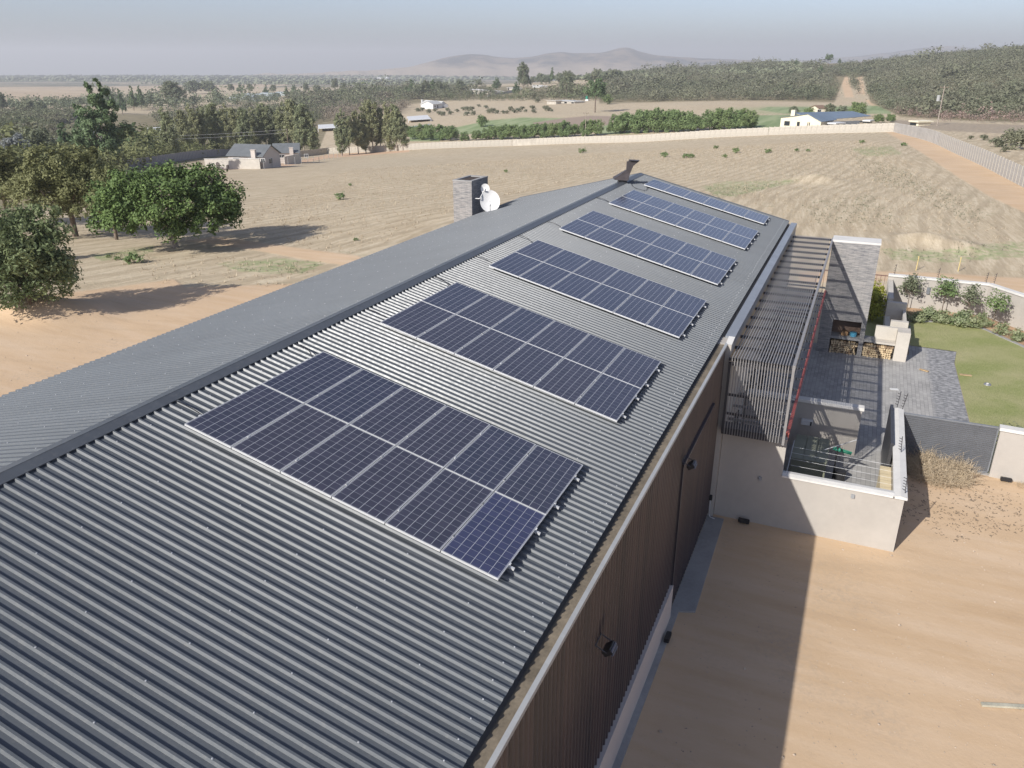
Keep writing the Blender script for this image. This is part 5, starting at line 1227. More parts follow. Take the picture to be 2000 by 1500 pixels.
hill = [[(1188, 200), (1400, 197), (1500, 196), (1630, 197), (1634, 175), (1628, 150), (1632, 138), (1500, 128), (1300, 140), (1188, 152)],
        [(1630, 150), (1690, 150), (1696, 128), (1660, 130), (1622, 134)],
        [(1658, 150), (1668, 178), (1674, 186), (1676, 180), (1670, 150)],
        [(1690, 150), (1698, 190), (1760, 225), (2060, 240), (2120, 225), (2080, 100), (2000, 100), (1900, 104), (1760, 118), (1690, 128)]]
scrub('hill_scrub', hill, 4.1, 4.0, 50, LEAF['hillscrub'], 11, 'dense grey green scrub forest covering the hillside at the right')
scrub('burnt_scrub', [[(1750, 222), (1830, 238), (2060, 252), (2060, 240), (1760, 214)]], 4.0, 2.2, 40, plain('burnt twigs', (.26, .19, .16), .95, .3), 12, 'brown scorched brush along the foot of the hill')
scrub('valley_scrub', [[(-80, 300), (-80, 222), (0, 222), (140, 225), (150, 235), (100, 250), (160, 285), (100, 300)], [(300, 232), (620, 200), (640, 215), (620, 245), (330, 262)]], 5, 4.5, 60, LEAF['valleyscrub'], 13, 'grey green thicket filling the left valley floor', grow=.6)
scrub('olive_scrub', [[(150, 335), (300, 262), (360, 292), (500, 296), (440, 304), (300, 318), (240, 338), (200, 400), (150, 400)], [(0, 330), (100, 300), (150, 320), (150, 380), (-40, 400)]], 4.2, 3.8, 110, LEAF['olive'], 14, 'olive green bushes behind the grey precast wall', grow=.3)
scrub('left_wood', [[(-60, 222), (60, 205), (150, 205), (220, 198), (330, 206), (440, 200), (600, 190), (600, 196), (440, 212), (330, 218), (220, 212), (100, 222)]], 9, 7.5, 80, LEAF['gum'], 17, 'loose belt of grey green trees across the left valley', grow=.3)
scrub('mid_wood', [[(560, 196), (720, 180), (790, 172), (900, 176), (1000, 190), (1170, 182), (1185, 198), (1050, 197), (900, 198), (800, 196), (780, 214), (640, 222), (560, 222)]], 6, 5.2, 60, LEAF['valleyscrub'], 15, 'woodland of grey green trees in the mid valley')
scrub('bare_wood', [[(620, 214), (790, 200), (800, 220), (700, 236), (630, 240)]], 6, 4.2, 50, LEAF['drybush'], 16, 'bare greyish brown woodland behind the sheoaks')
# dark belts of far trees on the plain
def belts():
    g = np.random.RandomState(3); V0_, F0, rv = crown('b', [(0, 0, .5, .9, .9, .55)], 16, .6, None, 5, clumps=6, sig=.4); P = []
    for (x0, x1, y0, y1, n) in ((-60, 620, 150, 160, 2600), (-60, 300, 150, 155, 700), (300, 900, 158, 166, 900), (600, 860, 146, 154, 700), (800, 1300, 147, 156, 2400), (1100, 1560, 140, 150, 900), (840, 1150, 143, 147, 300), (1500, 1720, 113, 120, 500), (1440, 1560, 124, 136, 500)):
        m_ = np.random.RandomState(int(x0 + y0 + 500)); cl = m_.uniform(x0, x1, 26)
        for i in range(n // 2):
            x = g.choice(cl) + g.normal() * (x1 - x0) * .03 if g.rand() < .6 else g.uniform(x0, x1)
            P.append((x, g.uniform(y0, y1)))
    P = np.array(P); pos = []
    ts = np.exp(np.linspace(math.log(700), math.log(9000), 160))
    for px, py in P:
        r = ray(px, py); Q = CAM[None] + r[None] * ts[:, None]; h = height(Q[:, 0], Q[:, 1]); b = Q[:, 2] < h
        if not b.any(): continue
        i = int(np.argmax(b)); pos.append((Q[i, 0], Q[i, 1], h[i], ts[i]))
    P = np.array(pos); n = len(P); s = np.clip(P[:, 3] / 340, 4, 11) * g.uniform(.5, 1.3, n)
    V = np.stack([V0_[None, :, 0] * s[:, None] * 2.2 + P[:, 0:1], V0_[None, :, 1] * s[:, None] * 2.2 + P[:, 1:2], V0_[None, :, 2] * s[:, None] * .9 + P[:, 2:3]], -1).reshape(-1, 3)
    F = (F0[None] + (np.arange(n) * len(V0_))[:, None, None]).reshape(-1, 4)
    o = link('far_tree_belts', fastmesh('far_tree_belts', V, F, LEAF['gum'], [('rnd', 'FACE', np.tile(rv, n))])); o['kind'] = 'stuff'; tag(o, 'hazy belts of trees on the far plain', 'forest')
belts()
# ================================================================= boundary walls of precast concrete
def precast(a, b, name_label, hgt=2.1, bay=1.5, mat=None, group=None):
    """a, b: ground points (xy). stepped bays of stacked slabs between posts"""
    a = np.array(a[:2], float); b = np.array(b[:2], float); L = np.hypot(*(b - a)); n = max(1, int(round(L / bay))); d = (b - a) / n; ln = float(np.hypot(*d))
    root = empty('precast_wall', (a[0], a[1], float(height(a[0], a[1])[0]))); tag(root, name_label, 'wall', group)
    ang = math.atan2(d[1], d[0])
    sl = MB()
    k = int(hgt / .3)
    for j in range(k):
        sl.box(.06, ln - .06, -.025 - .004 * (j % 2), .025 + .004 * (j % 2), j * .3 + .006, j * .3 + .296)
    sl.box(.05, ln - .05, -.018, .018, 0, k * .3 - .01)
    po = MB(); po.box(-.06, .06, -.07, .07, -.6, k * .3 + .05)
    mid = n // 2
    order = sorted(range(n), key=lambda i: np.hypot(*(a + d * (i + .5) - CAM[:2])))
    keep = set(order[:50]); first = None; firstp = None; rb = MB()
    for i in range(n):
        p = a + d * i; q = a + d * (i + 1); z = float(height((p[0] + q[0]) / 2, (p[1] + q[1]) / 2)[0]) - .05
        loc = Vector((p[0], p[1], z)) - root.location
        if i in keep:
            if first is None: o = sl.build('wall_panel', mat, root); first = o; op = po.build('post', MAT['precast_post'], root); firstp = op
            else:
                o = first.copy(); col.objects.link(o); o.parent = root; op = firstp.copy(); col.objects.link(op); op.parent = root
            for t in (o, op): t.location = loc; t.rotation_euler = (0, 0, ang)
        else:
            T = Matrix.Rotation(ang, 3, 'Z')
            for mb_ in (sl, po): rb.mesh([T @ Vector(v) + loc for v in mb_.v], mb_.f)
    if rb.v: o = rb.build('wall_panels', mat, root); o['kind'] = 'stuff'
    return root
MAT['precast'] = plain('precast concrete', (.45, .415, .355), .9, .16, .5)
MAT['precast_post'] = plain('precast post', (.44, .41, .35), .9, .12, .5)
MAT['precast_shaded'] = plain('shaded precast', (.26, .25, .26), .9, .12, .4)  # darker grey carries the shade of the wall's side turned from the sun
A_ = W(1745, 257.5); 
precast(W(520, 309), W(640, 300.5), 'pale precast wall section behind the right cottage, left end', mat=MAT['precast'])
precast(W(642, 300.5), W(1000, 285), 'long pale precast wall behind the sheoak clump and the field', mat=MAT['precast'])
precast(W(1001, 285), W(1500, 264), 'long pale precast wall in front of the weeping green trees', mat=MAT['precast'])
precast(W(1501, 264), A_, 'pale precast wall in front of the blue roofed farmhouse', mat=MAT['precast'])
precast(A_, W(2120, 425), 'grey precast wall running towards the camera at the right beside the dirt track', mat=plain('side precast', (.42, .40, .37), .9, .12, .6))
precast(W(238, 334), W(452, 303), 'grey precast wall left of the cottages', mat=MAT['precast_shaded'])
precast(W(98, 250), W(154, 226), 'dark low wall climbing the valley at the far left', hgt=3.0, bay=3, mat=plain('dark netting', (.035, .04, .055), .8))

# ================================================================= buildings far away
def house(p, rz, L, Wd, h, roofh, label, wall, roof, chim=None, wins=(), gable_win=True, over=.35, name='house', hip=False):
    """gabled house, ridge along local x, camera sees the -y side"""
    r = empty(name, tuple(p), rz); tag(r, label, 'house')
    m = MB(); m.box(0, L, 0, Wd, -1.2, h); m.prism([(0, 0, h), (0, Wd, h), (0, Wd / 2, h + roofh)], (.15, 0, 0)); m.prism([(L - .15, 0, h), (L - .15, Wd, h), (L - .15, Wd / 2, h + roofh)], (.15, 0, 0))
    m.build('wall', wall, r)
    m = MB(); o = over; k = roofh / (Wd / 2); hx = Wd * .5 if hip else -o
    m.prism([(-o, -o, h - k * o + .02), (-o, Wd / 2, h + roofh + .02), (-o, Wd / 2, h + roofh + .14), (-o, -o, h - k * o + .14)], (L + 2 * o, 0, 0))
    m.prism([(-o, Wd + o, h - k * o + .02), (-o, Wd + o, h - k * o + .14), (-o, Wd / 2, h + roofh + .139), (-o, Wd / 2, h + roofh + .019)], (L + 2 * o, 0, 0))
    rf = m.build('roof', roof, r)
    if chim:
        m = MB(); m.box(chim[0], chim[0] + chim[2], chim[1], chim[1] + chim[3], -.5, chim[4]); m.box(chim[0] - .08, chim[0] + chim[2] + .08, chim[1] - .08, chim[1] + chim[3] + .08, chim[4], chim[4] + .12); m.build('chimney', wall, r)
    for (x, w, z0, z1) in wins:
        m = MB(); m.box(x, x + w, -.03, .02, z0, z1); f = m.build('window', MAT['window'], r)
        m = MB(); t = .09; m.box(x - t, x + w + t, -.06, -.0, z1, z1 + t); m.box(x - t, x + w + t, -.06, 0, z0 - t, z0); m.box(x - t, x, -.06, 0, z0, z1); m.box(x + w, x + w + t, -.06, 0, z0, z1); m.box(x + w / 2 - .03, x + w / 2 + .03, -.055, -.031, z0, z1); m.build('frame', MAT['white'], f)
    if gable_win:
        m = MB(); m.box(L - .02, L + .03, Wd * .35, Wd * .55, .9, 1.9); f = m.build('window', MAT['window'], r)
        m = MB(); m.box(L, L + .06, Wd * .35 - .1, Wd * .35, .8, 2.0); m.box(L, L + .06, Wd * .55, Wd * .55 + .1, .8, 2.0); m.box(L, L + .06, Wd * .35, Wd * .55, 1.9, 2.0); m.box(L, L + .06, Wd * .45 - .04, Wd * .45 + .04, .9, 1.9); m.build('frame', MAT['white'], f)
    return r
cw_ = plain('cottage wall', (.52, .465, .42), .85, .05, .6)
def facing(pa, pb):
    a, b = np.array(W(*pa)), np.array(W(*pb)); d = b - a; return a, math.atan2(d[1], d[0]), float(np.hypot(*d))
# left cottage: white yard wall runs in front, house sits behind
def cottage(pa, pb, gx, label, lab2, full=True):
    a, ang, L = facing(pa, pb); z = float(height(*a)[0]); z2 = float(height(*(a + np.array([math.cos(ang), math.sin(ang)]) * L))[0]); zz = min(z, z2)
    T = Matrix.Rotation(ang, 3, 'Z')
    if full:
        yw = empty('yard_wall', (a[0], a[1], z), ang); tag(yw, lab2, 'wall')
        m = MB(); m.prism([(0, -.1, -1), (L, -.1, -1.4), (L, -.1, 1.75 + z2 - z + .35), (0, -.1, 2.0)], (0, .2, 0)); m.build('wall', MAT['plaster_pale'], yw)
        m = MB(); m.prism([(-.08, -.18, 2.001), (L + .08, -.18, 1.76 + z2 - z + .35), (L + .08, -.18, 1.85 + z2 - z + .35), (-.08, -.18, 2.09)], (0, .36, 0)); m.build('coping', MAT['coping'], yw)
        for x, w, h in ((1.0, .35, 1.3), (2.7, 1.0, 1.5), (5.2, .7, 1.0)):
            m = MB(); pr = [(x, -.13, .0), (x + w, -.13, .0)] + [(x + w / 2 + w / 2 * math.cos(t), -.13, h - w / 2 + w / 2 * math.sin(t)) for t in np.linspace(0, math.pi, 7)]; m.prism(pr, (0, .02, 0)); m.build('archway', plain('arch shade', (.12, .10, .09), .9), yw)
    Lh, Wd = (L * .62, 7.4) if full else (L, 7.4)
    x0 = L - Lh; o = T @ Vector((x0, 1.2 if full else 0, 0))
    r = house((a[0] + o.x, a[1] + o.y, min(z2, z) + .1), ang, Lh, Wd, 2.75, 1.95, label, cw_, MAT['far_roof'], chim=(Lh - 2.3, -.65, 1.0, .64, 4.0), wins=((1.2, 1.6, 1.5, 2.2), (5.0, 1.0, 1.5, 2.2), (8.0, .9, 1.5, 2.2)))
    return r, T, a, L, z2
cottage((402, 329), (509, 330), 0, 'left cottage with grey gable roof and pale chimney above the white yard wall', 'long white yard wall with arched openings in front of the left cottage')
cottage((536, 319), (585, 319), 0, 'right cottage with grey gable roof and pale chimney beside the sheoaks', '', False)
a, ang, L = facing((556, 321), (586, 320))
m = MB(); m.box(0, L, -.1, .1, -.8, 1.9); o = m.build('yard_wall', MAT['plaster_pale'], None); o.location = (a[0], a[1], float(height(*a)[0])); o.rotation_euler = (0, 0, ang); tag(o, 'short pale wall linking the two cottages', 'wall')
# thin wire fence in front of the cottages
fn = 0
a, b = np.array(W(516, 331)), np.array(W(668, 307)); n = 14; root = empty('wire_fence', (a[0], a[1], float(height(*a)[0]))); tag(root, 'thin pale wire fence running from the cottages to the sheoak clump', 'fence')
m = MB(); m.tube((0, 0, -.2), (0, 0, 1.9), .05, .05, 6)
first = None; prev = None; wires = MB()
for i in range(n):
    p = a + (b - a) * i / (n - 1); z = float(height(*p)[0]); loc = Vector((p[0], p[1], z)) - root.location
    if first is None: o = m.build('post', MAT['trim'], root); first = o
    else: o = first.copy(); col.objects.link(o); o.parent = root
    o.location = loc
    if prev is not None:
        for h in (.5, 1.0, 1.5, 1.85): wires.tube(prev + Vector((0, 0, h)), loc + Vector((0, 0, h)), .018, .018, 4)
    prev = loc
wires.build('wire', MAT['trim'], root)

def simple_house(px0, px1, py, h_px, roofmat, wallmat, label, depth=8, roof_px=6, name='house', wins=3, flat=False, chim=None):
    a, ang, L = facing((px0, py), (px1, py)); t = G((px0 + px1) / 2, py)[1]; h = h_px * t / FPX; rh = roof_px * t / FPX
    # looked at from above, the rear roof line lifts by the depth seen; keep pitch sensible
    w = [(L * (.12 + .76 * i / max(1, wins - 1)) - .7, 1.4, h * .35, h * .8) for i in range(wins)]
    z = float(height(*a)[0])
    if flat:
        r = empty(name, (a[0], a[1], z), ang); tag(r, label, 'building')
        m = MB(); m.box(0, L, 0, depth, -2, h); m.build('wall', wallmat, r)
        m = MB(); m.box(-.5, L + .5, -.6, depth + .5, h + .001, h + .35); m.build('roof', roofmat, r)
        for (x, ww, z0, z1) in w:
            m = MB(); m.box(x, x + ww * 1.6, -.05, .02, z0 * .5, z1); m.build('window', MAT['window'], r)
        return r
    return house((a[0], a[1], z), ang, L, depth, h, rh, label, wallmat, roofmat, chim, w, name=name)
r = simple_house(822, 856, 211, 7.5, MAT['far_roof_pale'], MAT['white'], 'white gabled farmhouse alone in the middle distance', 8, 7, chim=(-.9, 1.0, .9, 1.2, 5.5), name='farmhouse')
a, ang, L = facing((846, 213), (864, 211)); house((a[0], a[1], float(height(*a)[0])), ang + R(0), L, 9, 3.0, 1.7, 'white gabled wing of the farmhouse with a dark garage door', MAT['white'], MAT['far_roof_pale'], None, ((1.5, 1.6, 1.2, 2.1), (4.6, 1.4, .2, 2.3)), name='farmhouse_wing')
simple_house(909, 961, 184, 9, MAT['coping'], MAT['plaster_pale'], 'modern flat roofed villa on the middle ridge', 10, wins=6, flat=True, name='villa')
simple_house(944, 974, 183, 5, MAT['coping'], MAT['grey_metal'], 'low open white carport beside the modern villa', 8, wins=4, flat=True, name='carport')
simple_house(870, 888, 178, 4, MAT['far_roof_pale'], MAT['plaster_pale'], 'small pale roofed house between trees left of the villa', 8, 3)
simple_house(991, 1004, 176, 4, MAT['coping'], MAT['plaster_pale'], 'tiny flat roofed building right of the villa', 8, wins=2, flat=True, name='outbuilding')
simple_house(1040, 1058, 171, 4, MAT['coping'], MAT['white'], 'white box shaped shed below the ridge trees', 8, wins=0, flat=True, name='white_shed')
simple_house(1086, 1122, 202, 5, MAT['far_roof_pale'], MAT['plaster_pale'], 'low shed with a pale flat roof left of the green water tank', 8, wins=3, flat=True, name='low_shed')
simple_house(1068, 1086, 204, 7, MAT['precast'], MAT['precast'], 'unroofed brick enclosure left of the low shed', 4, wins=0, flat=True, name='enclosure')
simple_house(1202, 1216, 163, 4, MAT['coping'], MAT['white'], 'white cube shaped building by the ridge trees', 8, wins=0, flat=True, name='white_building')
simple_house(1224, 1252, 160, 4, MAT['far_roof_pale'], MAT['plaster_pale'], 'long pale roofed building in the hillside scrub', 8, wins=0, flat=True, name='long_building')
# white fence line below the villa
a = W(952, 190); b = W(1014, 178)
m = MB(); m.wallbox(a, b, .3, float(height(*a)[0]) - .5, float(height(*a)[0]) + 2, float(height(*b)[0]) - .5, float(height(*b)[0]) + 2); solo(m, 'villa_wall', MAT['plaster_pale'], 'pale boundary wall below the modern villa', 'wall')
# farm with blue roof
a, ang, L = facing((1523, 250), (1602, 249)); z = float(height(*a)[0])
r = empty('farmhouse', (a[0], a[1], z), ang); tag(r, 'low cream farmhouse with a long blue grey roof behind the precast wall', 'house')
k = L / 79.0
m = MB(); m.prism([(0, 0, -1), (L, 0, -1), (L, 0, 2.4), (L * .66, 0, 4.3), (L * .48, 0, 3.9), (0, 0, 3.0)], (0, 9, 0)); m.build('wall', MAT['cream'], r)
m = MB(); m.prism([(L + .3, -.3, 2.35), (L * .66, -.3, 4.4), (L * .66, -.3, 4.52), (L + .3, -.3, 2.47)], (0, 11, 0)); m.prism([(L * .659, -.3, 4.4), (L * .3, -.3, 3.55), (L * .3, -.3, 3.67), (L * .659, -.3, 4.52)], (0, 11, 0)); m.build('roof', MAT['far_roof_blue'], r)
m = MB(); m.prism([(L * .299, -.3, 3.55), (-.3, -.3, 3.0), (-.3, -.3, 3.12), (L * .299, -.3, 3.67)], (0, 10, 0)); m.build('lean_to_roof', MAT['far_roof'], r)
m = MB(); m.box(L * .16, L * .26, 2, 3.2, 3, 5.2); m.build('chimney', MAT['cream'], r)
for x, w in ((.10, .14), (.42, .07), (.68, .02), (.72, .02)):
    m = MB(); m.box(L * x, L * (x + w), -.05, .02, .8, 2.1); m.build('window', MAT['window'], r)
a, ang, L2 = facing((1603, 248), (1680, 243)); 
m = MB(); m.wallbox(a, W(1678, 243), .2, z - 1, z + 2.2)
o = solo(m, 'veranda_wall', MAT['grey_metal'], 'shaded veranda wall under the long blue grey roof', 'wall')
a, b = W(1597, 246), W(1700, 238); za = z
m = MB(); q = np.array(b) - np.array(a); nrm = np.array([-q[1], q[0]]) / np.hypot(*q)
m.mesh([(a[0], a[1], za + 2.3), (b[0], b[1], za + 2.5), (b[0] + nrm[0] * 7, b[1] + nrm[1] * 7, za + 3.6), (a[0] + nrm[0] * 9, a[1] + nrm[1] * 9, za + 4.0), (a[0], a[1], za + 2.2), (b[0], b[1], za + 2.4), (b[0] + nrm[0] * 7, b[1] + nrm[1] * 7, za + 3.5), (a[0] + nrm[0] * 9, a[1] + nrm[1] * 9, za + 3.9)],
       [(0, 1, 2, 3), (7, 6, 5, 4), (0, 4, 5, 1), (1, 5, 6, 2), (2, 6, 7, 3), (3, 7, 4, 0)])
solo(m, 'veranda_roof', MAT['far_roof_blue'], 'blue grey veranda roof stretching right from the cream farmhouse', 'roof')
simple_house(1597, 1611, 226, 14, MAT['far_roof_brown'], MAT['cream'], 'tall yellow house tower with brown roof among farm trees', 5, 4, wins=1, name='yellow_house')
simple_house(1620, 1631, 248, 6, MAT['white'], MAT['white'], 'white shed with a dish in front of the blue roof', 4, wins=0, flat=True, name='white_shed')
simple_house(1688, 1697, 241, 4, MAT['white'], MAT['cream'], 'tiny cream hut right of the blue roof', 3, wins=1, flat=True, name='hut')
simple_house(1779, 1793, 246, 8, MAT['cream'], MAT['cream'], 'cream hut beyond the bend of the precast wall', 4, wins=1, flat=True, name='gate_hut')
# green tank on a stand
p, t = G(1146, 197); s = t / FPX
r = empty('water_tank', tuple(p)); tag(r, 'green plastic water tank on a white stand left of the umbrella pine', 'water tank')
m = MB(); m.box(-2.2 * s, 4 * s, -1, 1, 0, 3 * s); m.build('stand', MAT['white'], r)
m = MB(); m.tube((0, 0, 3 * s), (0, 0, 8 * s), 2.4 * s, 2.4 * s, 14); m.tube((0, 0, 8 * s), (0, 0, 9 * s), 2.4 * s, .7 * s, 14); m.build('tank', MAT['green'], r, smooth=False)
# greenhouse tunnels and shade cloth fields
gl = [(396, 442, 192, 0), (440, 480, 189, 1), (452, 520, 195, 2), (462, 505, 186, 3), (500, 545, 188, 4), (492, 560, 192, 5), (540, 560, 186, 6)]
for i, (x0, x1, y, k) in enumerate([(448, 475, 196, 0), (458, 492, 193, 1), (466, 505, 190, 2), (484, 500, 198, 3), (506, 535, 189, 4), (508, 530, 195, 5), (536, 556, 187, 6)]):
    a, ang, L = facing((x0, y), (x1, y)); z_ = float(height(*a)[0]); r = empty('greenhouse', (a[0], a[1], z_), ang); tag(r, 'milky plastic greenhouse tunnel in the left valley, %s from the left' % ordn(i), 'greenhouse', 'greenhouses in the left valley')
    m = MB(); pr = [(0, 9 * j / 8, -1 if j in (0, 8) else 0) for j in range(0)]; pr = [(0, 0, -1)] + [(0, 6 - 6 * math.cos(t), 1.5 + 2.8 * math.sin(t)) for t in np.linspace(0, math.pi, 9)] + [(0, 12, -1)]
    m.prism(pr, (L, 0, 0)); m.build('cover', MAT['poly'], r)
for i, (pl, lab, hh) in enumerate((([(795, 232), (835, 229), (842, 237), (798, 240)], 'pale shade cloth over a crop bed left of the round bushes', 1.2), ([(798, 250), (842, 244), (826, 252), (800, 254)], 'pale blue white plastic sheeting behind the weeping trees', .6),
                          ([(622, 250), (660, 248), (660, 256), (622, 258)], 'white net covered rows seen between the sheoak groups', 1.6), ([(290, 264), (316, 262), (316, 270), (290, 272)], 'white shed roof seen between the pines at the left', 3), ([(176, 272), (198, 270), (198, 276), (176, 278)], 'pale roof seen below the thin pine at the left', 3), ([(40, 300), (68, 293), (68, 303), (42, 310)], 'white roof behind the silver tree at the far left', 3))):
    P = [W(*p) for p in pl]; zz = [float(height(*p)[0]) + hh for p in P]; m = MB(); m.prism([(p[0], p[1], z_) for p, z_ in zip(P, zz)], (0, 0, -.12))
    for p, z_ in zip(P, zz): m.box(p[0] - .1, p[0] + .1, p[1] - .1, p[1] + .1, z_ - hh, z_ - .1)
    solo(m, 'net_cover', MAT['white'] if i != 1 else MAT['poly'], lab, 'net cover')
# a distant town: tiny white houses below the hills
rt = random.Random(12); pts_t = []
for (x0, x1, y0, y1, n) in ((735, 800, 152, 156, 14), (870, 920, 139, 143, 12), (950, 1010, 139, 143, 10), (1020, 1140, 141, 145, 12), (480, 520, 153, 156, 4), (1380, 1440, 126, 129, 4)):
    for i in range(n): pts_t.append((rt.uniform(x0, x1), rt.uniform(y0, y1)))
pts_t.sort()
m = MB(); m.box(-4.5, 4.5, -3.5, 3.5, -1, 3.2); m.prism([(-4.8, -3.8, 3.2), (-4.8, 3.8, 3.2), (-4.8, 0, 5)], (9.6, 0, 0)); h0 = m.build('town_house', MAT['white'])
for i, (x, y) in enumerate(pts_t):
    o = h0 if i == 0 else h0.copy()
    if i: col.objects.link(o)
    o.location = G(x, y)[0]; o.rotation_euler = (0, 0, rt.uniform(0, 3)); s = rt.uniform(.7, 1.6); o.scale = (s, s, s)
    tag(o, 'tiny white house of the hazy distant town, %s from the left' % ordn(i), 'house', 'houses of the distant town')

# ---------------------------------------------------------------- poles and wires
def pole(px, py, hpx, label, arm=True):
    p, t = G(px, py); h = hpx * t / FPX; r = empty('utility_pole', tuple(p)); tag(r, label, 'utility pole')
    m = MB(); m.tube((0, 0, -.3), (0, 0, h), .14, .09, 8); m.build('pole', MAT['bark_pale'], r)
    m = MB(); m.box(-1.0, 1.0, -.06, .06, h - .5, h - .36); 
    for x in (-.9, 0, .9): m.tube((x, 0, h - .36), (x, 0, h - .1), .05, .04, 6)
    m.build('crossarm', MAT['bark'], r); return p + np.array([0, 0, h - .15]), r, h
p1, r1, h1 = pole(1143, 267, 46, 'thin utility pole rising between the weeping trees')
p2, r2, h2 = pole(1830, 246, 74, 'utility pole with a transformer in front of the scrub hill')
m = MB(); m.tube((-.9, 0, h2 * .62), (-.9, 0, h2 * .62 + 1.4), .42, .42, 10); m.box(-.9, 0, -.05, .05, h2 * .62, h2 * .62 + .1); m.build('transformer', MAT['trim'], r2)
def wire(p, q, sag, label, r=.035):
    p, q = np.array(p), np.array(q); pts = [Vector(p + (q - p) * i / 16 - np.array([0, 0, sag * 4 * (i / 16) * (1 - i / 16)])) for i in range(17)]
    m = MB(); m.poly(pts, r, 4); o = m.build('overhead_wire', MAT['alu'], None, tuple(pts[0])); tag(o, label, 'wire', 'overhead wires')
a = at_depth(-120, 268, 210); b = at_depth(560, 253, 250); wire(a, b, 1.2, 'upper overhead wire crossing the trees at the left')
a = at_depth(-120, 275, 210); b = at_depth(560, 259, 250); wire(a, b, 1.2, 'lower overhead wire crossing the trees at the left')
for k, px in ((0, -120), (1, 560)):
    top = at_depth(px, 268 if k == 0 else 253, 210 if k == 0 else 250); zg = float(height(top[0], top[1])[0]); r = empty('utility_pole', (top[0], top[1], zg)); tag(r, 'utility pole carrying the left overhead wires %s' % ('outside the left edge' if k == 0 else 'hidden among the sheoaks behind the cottages'), 'utility pole')
    m = MB(); m.tube((0, 0, -.3), (0, 0, top[2] - zg + .3), .14, .1, 8); m.build('pole', MAT['bark'], r)

# ---------------------------------------------------------------- hills on the horizon
def hill(name, prof, d0, wid, mat, base_y, seed):
    """a range: crest heights given along azimuth, with real depth wid metres"""
    g = np.random.RandomState(seed); xs = np.array([p[0] for p in prof], float); ysv = np.array([p[1] for p in prof], float)
    X = np.linspace(xs[0], xs[-1], 340); Y = np.interp(X, xs, ysv); Y = np.convolve(np.pad(Y, 2, mode='edge'), np.ones(5) / 5, 'valid')
    Y = Y + .35 * np.sin(X * .11 + 1) * np.sin(X * .043) ; nr = 70; V = []
    ph = g.uniform(0, 6.28, 12)
    for j in range(nr):
        v = -1 + 2 * j / (nr - 1)
        for x, y in zip(X, Y):
            top = at_depth(x, y, d0); d = np.array([top[0] - CAM[0], top[1] - CAM[1]]); L = np.hypot(*d); u = d / L
            off = v * wid; P = CAM[:2] + u * (L + off)
            zb = float(ZB(x, L + off)); prof_ = math.exp(-(v * 1.75) ** 2) - math.exp(-(1.75) ** 2)
            gul = 0
            for k in range(6): gul += math.sin(x * (.05 + .03 * k) + ph[k] + v * (2 + k)) / (k + 1)
            z = zb + (top[2] - zb) * prof_ / (1 - math.exp(-(1.75) ** 2)) + gul * 7 * (1 - abs(v)) * min(1, abs(v) * 4)
            V.append((P[0], P[1], z))
    n = len(X); i = np.arange(n * nr).reshape(nr, n); F = np.stack([i[:-1, :-1].ravel(), i[:-1, 1:].ravel(), i[1:, 1:].ravel(), i[1:, :-1].ravel()], 1)
    o = link(name, fastmesh(name, np.array(V), F, mat, smooth=True)); o['kind'] = 'structure'; return o
_zx = np.linspace(300, 2300, 41); _zd = np.linspace(3000, 11000, 17)
_zz = np.array([[0.0] * len(_zd)] * len(_zx))
for i_, x_ in enumerate(_zx):
    r_ = ray(x_, 110.4); u_ = r_[:2] / np.hypot(*r_[:2]); _zz[i_] = height(CAM[0] + u_[0] * _zd, CAM[1] + u_[1] * _zd)
def ZB(x, d):
    i = np.clip((x - 300) / 50, 0, 39.99); j = np.clip((d - 3000) / 500, 0, 15.99); a, b = int(i), int(j); fi, fj = i - a, j - b
    return (_zz[a, b] * (1 - fi) + _zz[a + 1, b] * fi) * (1 - fj) + (_zz[a, b + 1] * (1 - fi) + _zz[a + 1, b + 1] * fi) * fj - 8
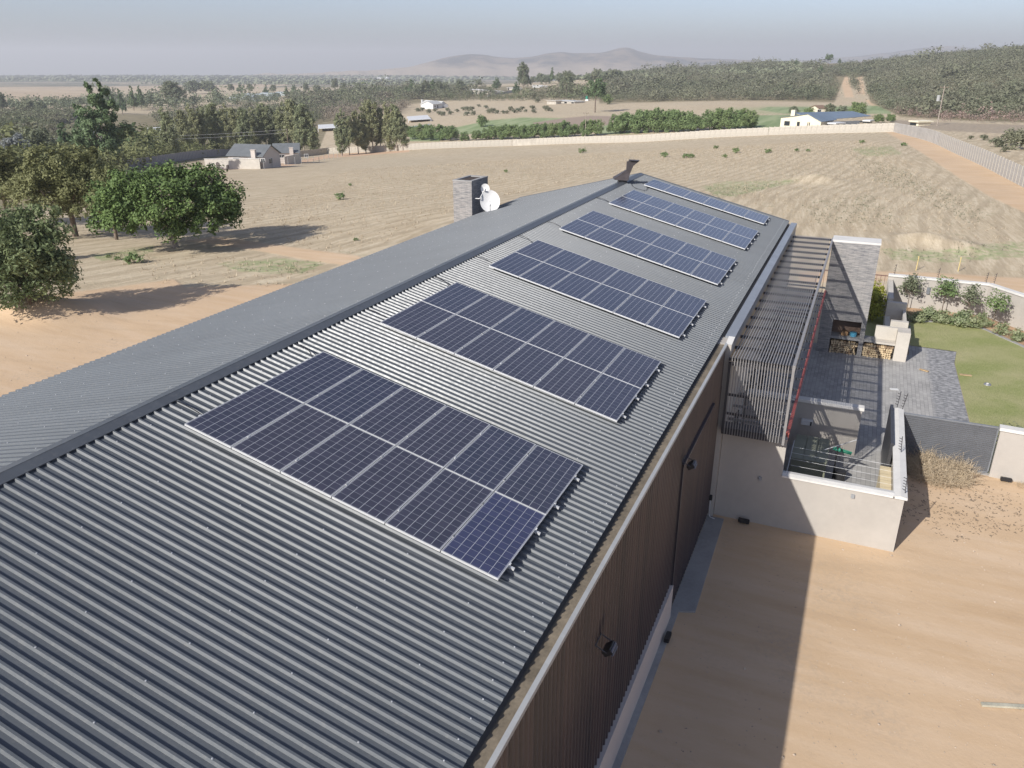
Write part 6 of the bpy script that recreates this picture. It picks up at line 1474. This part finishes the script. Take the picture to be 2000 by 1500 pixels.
def hill_mat():
    m = NM('hill veld', .95, .1); p = m.pos(); z = m.sep(p)[2]
    n = m.noise(p, .004, 6, .6); n2 = m.noise(p, .02, 5, .7)
    f = m.math('ADD', m.math('MULTIPLY', n, .7), m.math('MULTIPLY', n2, .35))
    c = m.mix(m.ramp(f, .46, .58), (.24, .18, .13), (.055, .052, .048))
    lowz = m.math('ADD', z, m.math('MULTIPLY', m.math('SUBTRACT', n, .5), 90)); c = m.mix(m.ramp(lowz, -70, -25), (.40, .315, .225), c)
    m.color(c); m.bump(n2, .8, 12); return m.m
MAT['hill'] = hill_mat()
hill('hills', [(470, 147), (560, 145), (650, 141), (700, 138.5), (760, 135), (800, 131), (840, 120), (875, 111), (915, 105.5), (950, 107), (975, 112), (1010, 113), (1045, 110), (1070, 104), (1095, 101), (1120, 103.5), (1170, 104), (1188, 100), (1204, 94.5), (1219, 92), (1234, 94.5), (1250, 101), (1275, 107), (1320, 111), (1400, 115), (1480, 118), (1560, 121), (1640, 124), (1700, 127)], 5600, 1500, MAT['hill'], 0, 4)
hill('hills', [(1380, 122), (1500, 120), (1600, 116), (1680, 109), (1740, 102), (1790, 95), (1830, 90), (1860, 89.5), (1895, 93), (1950, 94), (2040, 97), (2150, 104), (2300, 112)], 7400, 1500, MAT['hill'], 0, 9)

# ---------------------------------------------------------------- haze: one box of thin pale air round everything, sky outside
hz = MB(); hz.box(-15500, 15500, -15500, 15500, -420, 130)
hm = bpy.data.materials.new('haze'); hm.use_nodes = True; t_ = hm.node_tree; t_.nodes.clear()
ho = t_.nodes.new('ShaderNodeOutputMaterial'); hv = t_.nodes.new('ShaderNodeVolumePrincipled'); hv.inputs['Color'].default_value = (.93, .94, .96, 1); hv.inputs['Density'].default_value = .00021; hv.inputs['Anisotropy'].default_value = .1
t_.links.new(hv.outputs[0], ho.inputs['Volume'])
o = hz.build('haze', hm); o['kind'] = 'stuff'; tag(o, 'pale dusty haze in the air over the valley', 'haze')

for me_ in (pn,): pass
print('objects', len(bpy.data.objects))
